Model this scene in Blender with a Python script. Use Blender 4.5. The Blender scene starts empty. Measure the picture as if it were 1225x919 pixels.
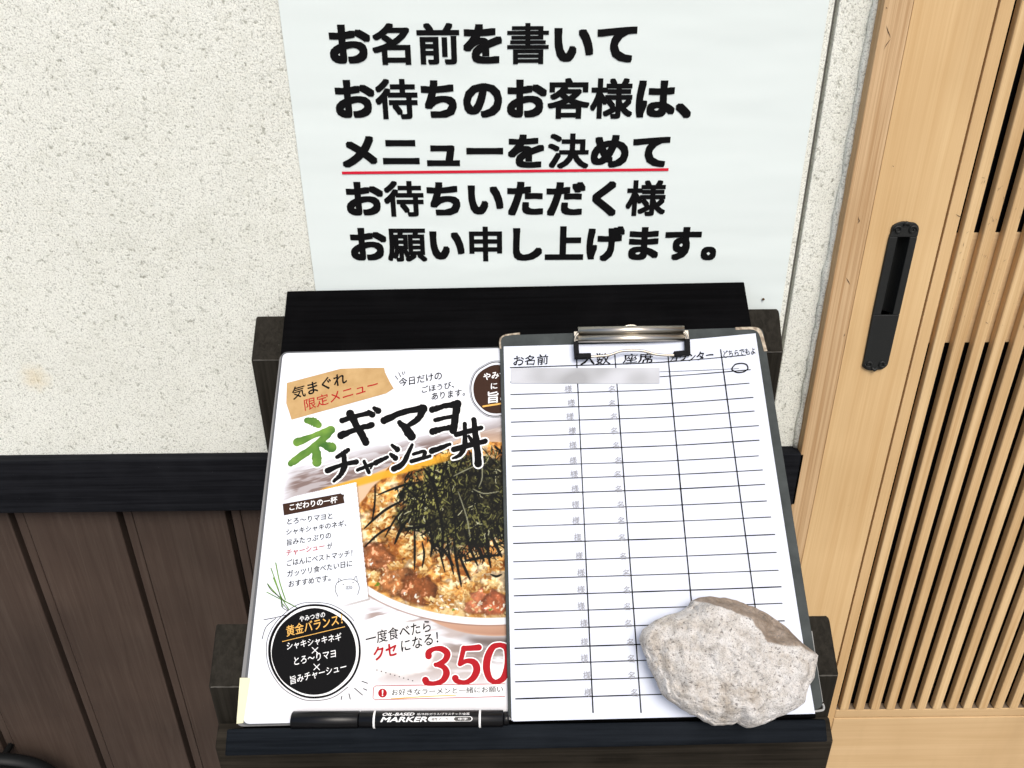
import bpy, bmesh, math, random
import numpy as np
from mathutils import Vector, Matrix, noise
random.seed(7); rng = np.random.default_rng(11)
S = bpy.context.scene
COL = S.collection
R = math.radians

# ------------------------------------------------------------------ camera
CAMZ = 1.40
F_PX, CX, CY = 900.0, 612.5, 459.5
PITCH, ROLL = R(26.0), R(0.6)
_cp, _sp = math.cos(PITCH), math.sin(PITCH)
FWD = Vector((0, _cp, -_sp))
_up0 = Vector((0, _sp, _cp)); _r0 = Vector((1, 0, 0))
RIGHT = math.cos(ROLL) * _r0 - math.sin(ROLL) * _up0
UP = math.sin(ROLL) * _r0 + math.cos(ROLL) * _up0
C0 = Vector((0, 0, CAMZ))
cd = bpy.data.cameras.new('camera'); cam = bpy.data.objects.new('camera', cd); COL.objects.link(cam)
cd.sensor_width = 36; cd.lens = 36 * F_PX / 1225; cd.clip_start = .02; cd.clip_end = 600
cam.matrix_world = Matrix(((RIGHT.x, UP.x, -FWD.x, 0), (RIGHT.y, UP.y, -FWD.y, 0), (RIGHT.z, UP.z, -FWD.z, CAMZ), (0, 0, 0, 1)))
S.camera = cam

# ------------------------------------------------------------------ daylight (overcast)
SUN_EL, SUN_AZ = R(52), R(14)          # azimuth measured from straight behind the camera, minus = from the left
W = bpy.data.worlds.new('World'); S.world = W; W.use_nodes = True
nt = W.node_tree; bg = nt.nodes['Background']
sky = nt.nodes.new('ShaderNodeTexSky'); sky.sky_type = 'NISHITA'; sky.sun_disc = False
sky.sun_elevation = SUN_EL; sky.sun_rotation = math.pi - SUN_AZ
sky.air_density = 1.0; sky.dust_density = 4.0; sky.ozone_density = 1.0
nt.links.new(sky.outputs[0], bg.inputs[0]); bg.inputs[1].default_value = 0.11
sd = bpy.data.lights.new('sun', 'SUN'); sun = bpy.data.objects.new('sun', sd); COL.objects.link(sun)
sd.energy = 1.5; sd.angle = R(32); sd.color = (1.0, .975, .92)
_d = Vector((math.sin(SUN_AZ) * math.cos(SUN_EL), -math.cos(SUN_AZ) * math.cos(SUN_EL), math.sin(SUN_EL)))
sun.rotation_euler = _d.to_track_quat('Z', 'Y').to_euler(); sun.location = _d * 5
S.view_settings.view_transform = 'Standard'; S.view_settings.look = 'None'
S.view_settings.exposure = 0.46; S.view_settings.gamma = 1; S.view_settings.use_curve_mapping = False

# ------------------------------------------------------------------ planes of the place
def ray(px, py):
    return FWD + RIGHT * ((px - CX) / F_PX) - UP * ((py - CY) / F_PX)
def Wl(px, py, y):                       # point on the vertical plane at depth y
    r = ray(px, py); return C0 + r * (y / r.y)
def AX(px, py, X):                       # point on the vertical plane x = X
    r = ray(px, py); return C0 + r * (X / r.x)
YAW, TILT = R(-0.8), R(41)
TU = Vector((math.cos(YAW), math.sin(YAW), 0))
_H = Vector((math.sin(YAW), -math.cos(YAW), 0))
TV = _H * math.cos(TILT) + Vector((0, 0, -math.sin(TILT)))      # down the slope
TN = TV.cross(TU); TN.normalize()
P0 = C0 + Vector((.1014, .4833, -.3452))
def T3(u, v, h): return P0 + TU * u + TV * v + TN * h
def T(px, py, h=0.0):                    # tray plane, returns world point
    P = P0 + TN * h; r = ray(px, py)
    return C0 + r * ((P - C0).dot(TN) / r.dot(TN))
def uv(p): d = p - P0; return d.dot(TU), d.dot(TV), d.dot(TN)
TM = Matrix(((TU.x, -TV.x, TN.x, 0), (TU.y, -TV.y, TN.y, 0), (TU.z, -TV.z, TN.z, 0), (0, 0, 0, 1)))

# ------------------------------------------------------------------ object helpers
class MB:
    def __init__(s): s.v = []; s.f = []
    def add(s, vs, fs):
        o = len(s.v); s.v += [Vector(p) for p in vs]; s.f += [tuple(i + o for i in f) for f in fs]; return s
    def hexa(s, p):                      # 8 corners: bottom 4 ccw, top 4 ccw
        return s.add(p, [(3, 2, 1, 0), (4, 5, 6, 7), (0, 1, 5, 4), (1, 2, 6, 5), (2, 3, 7, 6), (3, 0, 4, 7)])
    def box(s, x0, x1, y0, y1, z0, z1):
        return s.hexa([(x0, y0, z0), (x1, y0, z0), (x1, y1, z0), (x0, y1, z0), (x0, y0, z1), (x1, y0, z1), (x1, y1, z1), (x0, y1, z1)])
    def tbox(s, u0, u1, v0, v1, h0, h1): # box lying in the tray frame (v runs down the slope)
        return s.hexa([T3(u0, v1, h0), T3(u1, v1, h0), T3(u1, v0, h0), T3(u0, v0, h0), T3(u0, v1, h1), T3(u1, v1, h1), T3(u1, v0, h1), T3(u0, v0, h1)])
    def poly(s, pts): return s.add(pts, [tuple(range(len(pts)))])
    def slab(s, pts, n, t):              # polygon pushed along n by t
        k = len(pts); n = Vector(n) * t; a = [Vector(p) for p in pts]; b = [p + n for p in a]
        return s.add(a + b, [tuple(range(k - 1, -1, -1)), tuple(range(k, 2 * k))] + [(i, (i + 1) % k, k + (i + 1) % k, k + i) for i in range(k)])
    def tube(s, pts, r, n=10, caps=True):
        pts = [Vector(p) for p in pts]; rings = []; ref = Vector((0.3, 0.2, 1))
        for i, p in enumerate(pts):
            d = (pts[min(i + 1, len(pts) - 1)] - pts[max(i - 1, 0)]).normalized()
            a = d.cross(ref)
            if a.length < 1e-3: a = d.cross(Vector((1, 0, 0)))
            a.normalize(); b = d.cross(a); ref = a.cross(d) if False else ref
            rr = r[i] if isinstance(r, (list, tuple)) else r
            rings.append([p + (a * math.cos(q) + b * math.sin(q)) * rr for q in [2 * math.pi * k / n for k in range(n)]])
        vs = [q for ring in rings for q in ring]
        fs = [(i * n + k, i * n + (k + 1) % n, (i + 1) * n + (k + 1) % n, (i + 1) * n + k) for i in range(len(pts) - 1) for k in range(n)]
        if caps: fs += [tuple(range(n - 1, -1, -1)), tuple((len(pts) - 1) * n + k for k in range(n))]
        return s.add(vs, fs)

def thing(name, loc, label, cat, rot=None, group=None):
    o = bpy.data.objects.new(name, None); COL.objects.link(o); o.empty_display_size = .03
    m = (rot.copy() if rot else Matrix.Identity(4)); m.translation = Vector(loc); o.matrix_world = m
    o['label'] = label; o['category'] = cat
    if group: o['group'] = group
    return o
def wm(o):
    m = o.matrix_basis.copy()
    while o.parent: o = o.parent; m = o.matrix_basis @ m
    return m
def obj(name, mb, mat, parent=None, bevel=0, seg=2, smooth=False, loc=None, rot=None, label=None):
    me = bpy.data.meshes.new(name); o = bpy.data.objects.new(name, me); COL.objects.link(o)
    if parent is not None: o.parent = parent
    m = Matrix.Identity(4)
    if rot: m = rot.copy()
    if loc is not None: m.translation = Vector(loc)
    if parent is None: o.matrix_basis = m
    base = wm(o); inv = base.inverted()
    me.from_pydata([tuple(inv @ p) for p in mb.v], [], mb.f); me.update()
    if smooth: me.polygons.foreach_set('use_smooth', [True] * len(me.polygons))
    if mat: me.materials.append(mat)
    if bevel:
        b = o.modifiers.new('bevel', 'BEVEL'); b.width = bevel; b.segments = seg; b.limit_method = 'ANGLE'; b.angle_limit = R(35); b.harden_normals = False
    if label: o['label'] = label
    return o
def tag(o, label, cat, group=None):
    o['label'] = label; o['category'] = cat
    if group: o['group'] = group
    return o

# ------------------------------------------------------------------ materials
def lin(c):
    return tuple(((x / 255) / 12.92 if x / 255 <= .04045 else ((x / 255 + .055) / 1.055) ** 2.4) for x in c)
def mat(name, c, rough=.6, spec=.3, metal=0, coat=0, coat_rough=.1):
    m = bpy.data.materials.new(name); m.use_nodes = True; p = m.node_tree.nodes['Principled BSDF']
    p.inputs['Base Color'].default_value = (*c, 1); p.inputs['Roughness'].default_value = rough
    p.inputs['Specular IOR Level'].default_value = spec; p.inputs['Metallic'].default_value = metal
    p.inputs['Coat Weight'].default_value = coat; p.inputs['Coat Roughness'].default_value = coat_rough
    return m
class NT:
    def __init__(s, m): s.m = m; s.t = m.node_tree; s.p = s.t.nodes['Principled BSDF']; s.co = s.t.nodes.new('ShaderNodeTexCoord').outputs['Object']
    def n(s, typ, **kw):
        x = s.t.nodes.new(typ)
        for k, v in kw.items():
            if k in x.inputs: x.inputs[k].default_value = v
            else: setattr(x, k, v)
        return x
    def l(s, a, b): s.t.links.new(a, b)
    def map(s, scale, loc=(0, 0, 0), rot=(0, 0, 0)):
        x = s.n('ShaderNodeMapping'); x.inputs['Scale'].default_value = scale; x.inputs['Location'].default_value = loc; x.inputs['Rotation'].default_value = rot
        s.l(s.co, x.inputs['Vector']); return x.outputs[0]
    def noise(s, scale, detail=4, rough=.5, vec=None, dist=0):
        x = s.n('ShaderNodeTexNoise', Scale=scale, Detail=detail, Roughness=rough, Distortion=dist); s.l(vec if vec else s.co, x.inputs['Vector']); return x.outputs['Fac']
    def ramp(s, fac, stops):
        x = s.n('ShaderNodeValToRGB'); e = x.color_ramp.elements
        while len(e) < len(stops): e.new(.5)
        for i, (pos, c) in enumerate(stops): e[i].position = pos; e[i].color = (*c, 1) if len(c) == 3 else c
        s.l(fac, x.inputs[0]); return x.outputs[0]
    def mix(s, fac, a, b, mode='MIX'):
        x = s.t.nodes.new('ShaderNodeMix'); x.data_type = 'RGBA'; x.blend_type = mode
        for val, i in ((fac, 0), (a, 6), (b, 7)):
            if hasattr(val, 'is_linked'): s.l(val, x.inputs[i])
            elif isinstance(val, (int, float)): x.inputs[i].default_value = val
            else: x.inputs[i].default_value = (*val, 1)
        return x.outputs[2]
    def bump(s, h, strength=.3, dist=.001):
        b = s.n('ShaderNodeBump', Strength=strength, Distance=dist); s.l(h, b.inputs['Height']); s.l(b.outputs[0], s.p.inputs['Normal']); return b
    def base(s, c): s.l(c, s.p.inputs['Base Color'])

def g3(v): return (v, v, v)
def make_stucco():
    m = mat('stucco', (.66, .65, .59), .9, .1); k = NT(m)
    a = k.noise(700, 3, .65, dist=.5); b = k.noise(235, 3, .6); c = k.noise(6, 3)
    grain = k.ramp(a, [(.34, g3(0)), (.62, g3(1))])
    base = k.ramp(a, [(.33, (.42, .42, .38)), (.44, (.74, .75, .685)), (.54, (.875, .89, .815))])
    pits = k.ramp(b, [(.29, (.54, .54, .51)), (.41, (1, 1, 1))])
    x = k.mix(1.0, base, pits, 'MULTIPLY')
    x = k.mix(1.0, x, k.ramp(c, [(.3, (.91, .91, .90)), (.7, (1, 1, 1))]), 'MULTIPLY')
    x = k.mix(1.0, x, k.ramp(k.noise(70, 4, .6), [(.36, (.95, .95, .94)), (.52, (1, 1, 1))]), 'MULTIPLY')
    # a faint yellow stain
    d = k.n('ShaderNodeVectorMath', operation='DISTANCE'); k.l(k.co, d.inputs[0]); st = Wl(42, 452, .65); d.inputs[1].default_value = st - Vector((-.4, .70, 0))
    s2 = k.n('ShaderNodeMath', operation='ADD'); k.l(d.outputs['Value'], s2.inputs[0])
    s3 = k.n('ShaderNodeMath', operation='MULTIPLY'); k.l(k.noise(150, 3), s3.inputs[0]); s3.inputs[1].default_value = .012; k.l(s3.outputs[0], s2.inputs[1])
    x = k.mix(k.ramp(s2.outputs[0], [(.010, g3(.45)), (.022, g3(0))]), x, (.72, .58, .33))
    k.base(x)
    h = k.mix(.5, grain, k.ramp(b, [(.3, g3(0)), (.5, g3(1))]))
    k.bump(h, .4, .0012)
    return m
def make_wood(name, c_lo, c_hi, axis=2, fine=420, seed=0, rough=.55, contrast=1):
    m = mat(name, c_hi, rough, .12); k = NT(m)
    sc = [fine * .25] * 3; sc[axis] = 2.2
    sc2 = [fine * 2.2] * 3; sc2[axis] = 9
    a = k.noise(1, 4, .6, k.map(tuple(sc), (seed, seed * .7, seed * .3)), .6); b = k.noise(1, 2, .5, k.map(tuple(sc2), (seed, 0, 0)))
    c = k.noise(9, 2, .5)
    f = k.mix(.35, a, b)
    x = k.ramp(f, [(.5 - .13 / contrast, c_lo), (.5 + .13 / contrast, c_hi)])
    x = k.mix(1.0, x, k.ramp(c, [(.3, (.90, .88, .85)), (.7, (1, 1, 1))]), 'MULTIPLY')
    sp = k.noise(55, 2, .5)
    x = k.mix(k.ramp(sp, [(.76, g3(0)), (.80, g3(.35))]), x, tuple(v * .55 for v in c_lo))
    oi = k.n('ShaderNodeObjectInfo'); x = k.mix(1.0, x, k.ramp(oi.outputs['Random'], [(0, (.90, .87, .83)), (.5, (1, 1, 1)), (1, (1.05, 1.07, 1.08))]), 'MULTIPLY')
    lg = k.noise(1, 3, .6, k.map((26, 26, 5), (seed, 3, 1))); x = k.mix(k.ramp(lg, [(.50, g3(0)), (.72, g3(.32))]), x, tuple(v * .80 for v in c_lo))
    k.base(x); k.bump(f, .2, .0006)
    return m
def make_dark_wood(name, c_lo, c_hi, axis, rough=.55, spec=.25, wear=.12):
    m = mat(name, c_hi, rough, spec); k = NT(m)
    sc = [240] * 3; sc[axis] = 6
    a = k.noise(1, 5, .65, k.map(tuple(sc)), .5); c = k.noise(30, 3)
    x = k.ramp(a, [(.38, c_lo), (.62, c_hi)])
    x = k.mix(k.ramp(c, [(.45, g3(0)), (.75, g3(.22))]), x, tuple(v * 1.5 + .004 for v in c_hi))
    sp = k.noise(700, 2, .6)
    x = k.mix(k.ramp(sp, [(.755, g3(0)), (.80, g3(wear * 3))]), x, (.25, .24, .22))
    k.base(x); k.bump(a, .35, .0006)
    return m
M = {}
M['stucco'] = make_stucco()
WL, WH = (.59, .375, .175), (.73, .522, .28)
M['cypress'] = make_wood('cypress', WL, WH, 2, 420, 3.1, contrast=.6)
M['cypress_edge'] = make_wood('cypress_edge', (.48, .30, .15), (.68, .485, .285), 2, 900, 8.3, contrast=1.5)
M['cypress_slat'] = make_wood('cypress_slat', (.55, .35, .165), (.735, .53, .29), 2, 700, 5.7, contrast=.9)
M['cypress_rail'] = make_wood('cypress_rail', (.58, .39, .20), (.715, .52, .295), 0, 260, 1.7, contrast=.5)
M['rail_paint'] = make_dark_wood('rail_paint', (.0055, .006, .0075), (.012, .0128, .0155), 0, .7, .04)
M['post_paint'] = make_dark_wood('post_paint', (.014, .0125, .0097), (.024, .0215, .017), 2, .75, .05)
M['beam_paint'] = make_dark_wood('beam_paint', (.013, .011, .008), (.031, .026, .0195), 0, .75, .05)
M['board_black'] = make_dark_wood('board_black', (.0018, .0018, .002), (.0032, .0032, .0036), 0, .7, .015, .03)
M['lip_paint'] = make_dark_wood('lip_paint', (.0045, .006, .008), (.0095, .012, .0155), 0, .7, .03, .05)
def make_siding():
    m = mat('siding_paint', (.075, .055, .043), .65, .08); k = NT(m)
    a = k.noise(1, 4, .6, k.map((170, 170, 7)), .8); c = k.noise(7, 3)
    x = k.ramp(a, [(.30, (.054, .038, .0305)), (.52, (.063, .0455, .0365)), (.78, (.076, .057, .046))])
    x = k.mix(1.0, x, k.ramp(c, [(.3, (.76, .77, .78)), (.7, (1.10, 1.07, 1.05))]), 'MULTIPLY')
    sp = k.noise(1, 2, .5, k.map((420, 420, 90)))
    x = k.mix(k.ramp(sp, [(.80, g3(0)), (.84, g3(.6))]), x, (.22, .20, .18))
    k.base(x); k.bump(a, .3, .0008); return m
M['siding'] = make_siding()
M['void'] = mat('door_glass_dark', (.004, .004, .005), .25, .2)
M['groove'] = mat('groove_dark', (.010, .008, .007), .9, .05)
M['iron'] = mat('black_iron', (.014, .015, .0145), .5, .3)
k = NT(M['iron']); k.bump(k.noise(1500, 2), .25, .0004)
M['black_ink'] = mat('black_ink', (.004, .004, .0045), .6, .06)
M['sign_ink'] = mat('sign_ink', (.004, .004, .0045), .5, .08)
M['red_ink'] = mat('red_ink', (.62, .012, .035), .5, .2)
M['price_red'] = mat('price_red', (.36, .008, .014), .5, .06)
M['pen_ink'] = mat('pen_ink', (.006, .006, .007), .7, .05)
M['pencil'] = mat('pencil_grey', (.30, .30, .32), .7, .05)
M['white_ink'] = mat('white_ink', (.84, .84, .83), .5, .2)
M['gold_ink'] = mat('gold_ink', (.72, .40, .09), .5, .2)
M['brown_ink'] = mat('brown_ink', (.040, .018, .011), .55, .08)
M['kraft'] = mat('kraft_paper_print', (.56, .33, .115), .5, .2)
k = NT(M['kraft']); k.base(k.ramp(k.noise(60, 5, .6), [(.3, (.40, .245, .095)), (.7, (.52, .345, .155))]))
def make_green():
    m = mat('leek_green_ink', (.12, .30, .03), .5, .2); k = NT(m)
    k.base(k.ramp(k.noise(70, 2), [(.35, (.035, .12, .014)), (.65, (.14, .27, .035))])); return m
M['green_ink'] = make_green()
def make_sheet(name, c, rough, spec, coat, wav):
    m = mat(name, c, rough, spec, coat=coat, coat_rough=.06); k = NT(m)
    k.bump(k.noise(wav[0], 2, .5, k.map((1, 1, 4))), wav[1], wav[2]); return m
M['sign_film'] = make_sheet('sign_film', (.735, .805, .785), .35, .2, .22, (5, .24, .010))
M['paper'] = make_sheet('paper', (.66, .70, .795), .85, .05, 0, (12, .12, .004))
M['menu_film'] = make_sheet('menu_film', (.715, .742, .80), .5, .12, 0, (9, .12, .004))
M['pouch'] = mat('laminate_edge', (.10, .105, .11), .4, .15)
M['clip_cover'] = mat('clip_cover', (.055, .062, .062), .6, .1)
k = NT(M['clip_cover']); k.base(k.ramp(k.noise(45, 6, .65), [(.3, (.036, .042, .042)), (.7, (.064, .073, .072))])); k.bump(k.noise(1400, 2), .2, .0003)
M['worn_edge'] = mat('worn_edge', (.40, .34, .26), .6, .3)
k = NT(M['worn_edge']); k.base(k.ramp(k.noise(300, 4), [(.35, (.22, .17, .12)), (.65, (.50, .43, .33))]))
M['nickel'] = mat('nickel', (.50, .46, .39), .30, .5, 1.0)
M['steel'] = mat('steel_wire', (.40, .37, .32), .35, .5, 1.0)
M['rubber'] = mat('rubber', (.007, .007, .008), .65, .1)
M['tape'] = mat('yellow_tape', (.72, .70, .46), .6, .2)
M['marker_body'] = mat('marker_plastic', (.003, .003, .0035), .3, .3)
M['hose'] = mat('hose_rubber', (.007, .008, .0085), .5, .2)
M['grey_strip'] = mat('grey_strip', (.50, .51, .53), .8, .1)
k = NT(M['grey_strip']); k.base(k.ramp(k.noise(28, 1), [(.32, (.33, .335, .345)), (.62, (.52, .53, .56))]))
M['hole'] = mat('nail_rust', (.10, .06, .03), .7, .2)

# ------------------------------------------------------------------ text and brush strokes
def text_geo(s, bold=0.0, shear=0.0):
    cu = bpy.data.curves.new('t', 'FONT'); cu.body = s; cu.size = 1; cu.offset = bold; cu.shear = shear; cu.fill_mode = 'FRONT'; cu.resolution_u = 3
    o = bpy.data.objects.new('t', cu); COL.objects.link(o)
    bpy.context.view_layer.update()
    ev = o.evaluated_get(bpy.context.evaluated_depsgraph_get()); me = ev.to_mesh()
    v = np.zeros(len(me.vertices) * 3, dtype=np.float32); me.vertices.foreach_get('co', v); v = v.reshape(-1, 3)[:, :2].astype(float)
    f = [tuple(p.vertices) for p in me.polygons]
    ev.to_mesh_clear(); bpy.data.objects.remove(o); bpy.data.curves.remove(cu)
    return v, f
_gc = {}
def glyph(ch):
    if ch not in _gc: _gc[ch] = text_geo(ch)
    return _gc[ch]
_w2 = text_geo('口口')[0]; _w1 = text_geo('口')[0]
ADV = (_w2[:, 0].max() - _w2[:, 0].min()) - (_w1[:, 0].max() - _w1[:, 0].min())
def is_cjk(s): return all(ord(c) > 0x2000 for c in s)
DENSE = set('客様願前待決名申気限定黄金旨緒食度座席数好')
def layout(s, bold, shear, copies, square=False):
    """list of (verts, faces) layers of a line of lettering, stroke weight added by stacked shifted copies"""
    parts = []
    if is_cjk(s):
        for i, ch in enumerate(s):
            v, f = glyph(ch)
            if len(v): parts.append((v + np.array([i * ADV, 0]), f, bold * (.44 if ch == '書' else .62 if ch in DENSE else 1)))
    else:
        v, f = text_geo(s); parts.append((v, f, bold))
    layers = []
    offs = [(0, 0)] + ([(math.cos(2 * math.pi * q / copies), math.sin(2 * math.pi * q / copies)) for q in range(copies)] if bold > 0 else [])
    if square: offs = [(0, 0)] + [(x_, y_) for x_ in (-1, -.33, .33, 1) for y_ in (-1, -.33, .33, 1) if max(abs(x_), abs(y_)) == 1]
    for ox, oy in offs:
        vs, fs, n = [], [], 0
        for v, f, bw in parts:
            w = v + np.array([ox, oy]) * bw; w = w + np.stack([w[:, 1] * shear, w[:, 0] * 0], -1)
            vs.append(w); fs += [tuple(i + n for i in t) for t in f]; n += len(v)
        layers.append((np.concatenate(vs), fs))
    return layers
def put_text(mb, s, L, Rr, hpx, plane, bold=.012, shear=0, wob=0, lift=0, N=None, copies=6, square=False):
    """lettering between two points (photo px, bottom of the glyphs) on a plane; hpx = glyph height in px"""
    lay = layout(s, bold, shear, copies, square); allv = np.concatenate([l[0] for l in lay])
    x0, y0 = allv.min(0); x1, y1 = allv.max(0)
    a, b = plane(*L), plane(*Rr); d = b - a
    n = N if N is not None else TN
    upv = n.cross(d).normalized()
    dx, dy = Rr[0] - L[0], Rr[1] - L[1]; ll = math.hypot(dx, dy)
    c = plane(L[0] + dy / ll * hpx, L[1] - dx / ll * hpx); hh = abs((c - a).dot(upv))
    seed = random.random() * 50
    for li, (v, f) in enumerate(lay):
        sx = (v[:, 0] - x0) / (x1 - x0); sy = (v[:, 1] - y0) / (y1 - y0)
        if wob:
            for i in range(len(sx)):
                q = noise.noise_vector(Vector((v[i, 0] * 2.3 + seed, v[i, 1] * 2.3, seed)))
                sx[i] += q.x * wob / (x1 - x0); sy[i] += q.y * wob / (y1 - y0)
        mb.add([a + d * float(p) + upv * (hh * float(q)) + n * (lift + li * 4e-6) for p, q in zip(sx, sy)], f)
    return mb
def smooth_path(pts, per=6):
    if len(pts) < 3: 
        a, b = pts; return [tuple(a[k] + (b[k] - a[k]) * i / per for k in range(len(a))) for i in range(per + 1)]
    out = []; P = [pts[0]] + list(pts) + [pts[-1]]
    for i in range(1, len(P) - 2):
        p0, p1, p2, p3 = (np.array(P[j], float) for j in (i - 1, i, i + 1, i + 2))
        for k_ in range(per):
            t = k_ / per
            out.append(tuple(.5 * (2 * p1 + (p2 - p0) * t + (2 * p0 - 5 * p1 + 4 * p2 - p3) * t * t + (3 * p1 - p0 - 3 * p2 + p3) * t ** 3)))
    out.append(tuple(pts[-1])); return out
def brush(mb, pts, w, plane, lift=0, rough=.0, grow=0, round_caps=True, curve=True):
    """stroke drawn with a brush: pts photo px (x, y[, width factor])"""
    pts = [(p[0], p[1], p[2] if len(p) > 2 else 1.0) for p in pts]
    q = smooth_path(pts) if curve else smooth_path(pts) if len(pts) == 2 else pts
    n = len(q); L, Rt = [], []
    for i in range(n):
        a, b = q[max(i - 1, 0)], q[min(i + 1, n - 1)]
        dx, dy = b[0] - a[0], b[1] - a[1]; l = math.hypot(dx, dy) or 1
        hw = w * q[i][2] / 2 + grow
        e = 1 + rough * (random.random() - .5)
        L.append((q[i][0] - dy / l * hw * e, q[i][1] + dx / l * hw * e))
        e = 1 + rough * (random.random() - .5)
        Rt.append((q[i][0] + dy / l * hw * e, q[i][1] - dx / l * hw * e))
    pl = [plane(*p) + TN * lift for p in L]; pr = [plane(*p) + TN * lift for p in Rt]
    vs = pl + pr; fs = [(i, i + 1, n + i + 1, n + i) for i in range(n - 1)]
    mb.add(vs, fs)
    if round_caps:
        for (c, nb) in ((q[0], q[1]), (q[-1], q[-2])):
            dx, dy = c[0] - nb[0], c[1] - nb[1]; l = math.hypot(dx, dy) or 1; hw = w * c[2] / 2 + grow
            ang = math.atan2(dy, dx)
            ring = [plane(c[0] + math.cos(ang + t) * hw, c[1] + math.sin(ang + t) * hw) + TN * lift for t in np.linspace(math.pi / 2, -math.pi / 2, 8)]
            mb.poly(ring)
    return mb
def pxpoly(mb, pts, plane, lift=0): return mb.poly([plane(*p) + TN * lift for p in pts])
def ellipse_px(cx, cy, rx, ry, n=48, rot=0, wob=0):
    o = []
    for i in range(n):
        t = 2 * math.pi * i / n; r = 1 + wob * noise.noise(Vector((math.cos(t) * 2, math.sin(t) * 2, cx)))
        x, y = rx * r * math.cos(t), ry * r * math.sin(t)
        o.append((cx + x * math.cos(rot) - y * math.sin(rot), cy + x * math.sin(rot) + y * math.cos(rot)))
    return o

# ================================================================== GROUND
g = MB().box(-40, 40, -60, 5, -.2, 0)
M['paving'] = mat('paving', (.22, .21, .20), .85, .2); k = NT(M['paving']); k.base(k.ramp(k.noise(3, 6, .6), [(.3, (.17, .165, .16)), (.7, (.27, .26, .25))]))
go = obj('ground', g, M['paving']); go['kind'] = 'structure'

# ================================================================== HOUSE WALL
YW = .65
XG = Wl(1006, 0, YW).x                    # groove beside the notice
XJ = Wl(1050, 0, YW).x                    # where plaster meets the door frame
ZR0, ZR1 = Wl(150, 613, YW - .013).z, Wl(150, 543, YW).z
wall = thing('house_wall', (-.4, YW + .05, 0), 'speckled cream stucco shop wall with black rail above dark brown boards', 'wall')
p = MB().box(-2.6, XG - .004, YW, YW + .10, ZR1 - .02, 2.75)
obj('stucco', p, M['stucco'], wall, .0015, label='wide panel of speckled cream stucco')
p = MB().box(XG, XJ + .012, YW + .0015, YW + .10, ZR1 - .02, 2.75)
obj('stucco_strip', p, M['stucco'], wall, .001, label='narrow stucco strip beside the wooden door frame')
p = MB().box(XG - .005, XG + .001, YW + .008, YW + .09, ZR1 - .02, 2.75)
obj('joint', p, mat('joint_grey', (.20, .195, .18), .9, .1), wall)
# lumpy bead where stucco meets the frame
pts = [(XJ - .001 + .0016 * noise.noise(Vector((0, 0, z * 60))), YW + .0005, z) for z in np.linspace(ZR1, 2.7, 240)]
rad = [.0032 + .0018 * noise.noise(Vector((3, 1, q[2] * 45))) for q in pts]
obj('sealant_bead', MB().tube(pts, rad, 8), M['stucco'], wall, smooth=True)
p = MB().box(-2.6, XJ + .004, YW - .013, YW + .08, ZR0, ZR1)
obj('dado_rail', p, M['rail_paint'], wall, .0015)
ys = YW + .001
def sx(px): return Wl(px, 613, ys).x
x_thin, x_blk0, x_blk1 = sx(26), sx(138.5), sx(145.5)
pitch = sx(156.5) - x_thin; strip0 = x_blk1 - x_thin
sb = MB(); wb = x_blk0 - x_thin
for i in range(-15, 8):
    a = x_thin + i * pitch
    if a > XJ: break
    sb.box(a + .0009, min(a + wb, XJ), ys, ys + .03, .02, ZR0 - .0005)
    if a + pitch < XJ: sb.box(a + strip0, a + pitch - .0004, ys + .001, ys + .03, .02, ZR0 - .0005)
obj('siding', sb, M['siding'], wall, .0012)
obj('siding_backing', MB().box(-2.6, XJ, ys + .012, ys + .028, .0, ZR0 - .003), M['groove'], wall)
obj('upper_wall', MB().box(XJ + .012, 2.2, YW + .005, YW + .12, 2.12, 2.75), M['stucco'], wall)

# ================================================================== SLIDING DOOR
YD = YW - .012                             # front face of the timber
def dx(px, py, y=YD): return Wl(px, py, y).x
ZT = 2.05
x_j0 = dx(1058, 0); x_j1 = dx(1094, 0); x_gr = dx(1088, 440); x_op = dx(1103.5, 440)
z_led0 = Wl(1100, 849, YD).z               # top front edge of the bottom rail
z_led1 = Wl(1100, 858.5, YD).z
frame_t = thing('door_frame', (x_j0 + .012, YW + .03, 0), 'pale timber door jamb and head set against the stucco strip', 'door frame')
obj('jamb', MB().box(x_j0, x_j1 - .0006, YD - .001, YW + .09, .0, ZT + .06), M['cypress_edge'], frame_t, .0008)
obj('head', MB().box(x_j1, 2.0, YD - .001, YW + .09, ZT, ZT + .06), M['cypress_rail'], frame_t, .0008)
obj('sill', MB().box(x_j1, 2.0, YD - .004, YW + .09, .0, .03), M['cypress_rail'], frame_t, .001)
X_END = 1.55
door = thing('sliding_door', (.9, YD + .02, .03), 'pale wooden sliding door with close vertical slats and black pull', 'door')
# handle geometry
hz1, hz0 = Wl(1083, 277, YD).z, Wl(1045, 432, YD).z
hx0, hx1 = (Wl(1064, 279, YD).x + Wl(1031, 430, YD).x) / 2, (Wl(1099.5, 277, YD).x + Wl(1060, 433, YD).x) / 2
rx0, rx1 = hx0 + (hx1 - hx0) * .30, hx0 + (hx1 - hx0) * .74
rz1, rz0 = Wl(1080, 283, YD).z, Wl(1057, 376, YD).z
st = MB()
st.box(x_j1, rx0, YD, YD + .032, .031, ZT - .002); st.box(rx1, x_gr - .0009, YD, YD + .032, .031, ZT - .002)
st.box(rx0, rx1, YD, YD + .032, .031, rz0); st.box(rx0, rx1, YD, YD + .032, rz1, ZT - .002)
bm_ = obj('stile', st, M['cypress'], door)
obj('groove', MB().box(x_gr - .001, x_gr + .002, YD + .003, YD + .03, .031, ZT - .002), mat('groove_brown', (.20, .11, .05), .8, .1), door)
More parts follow.
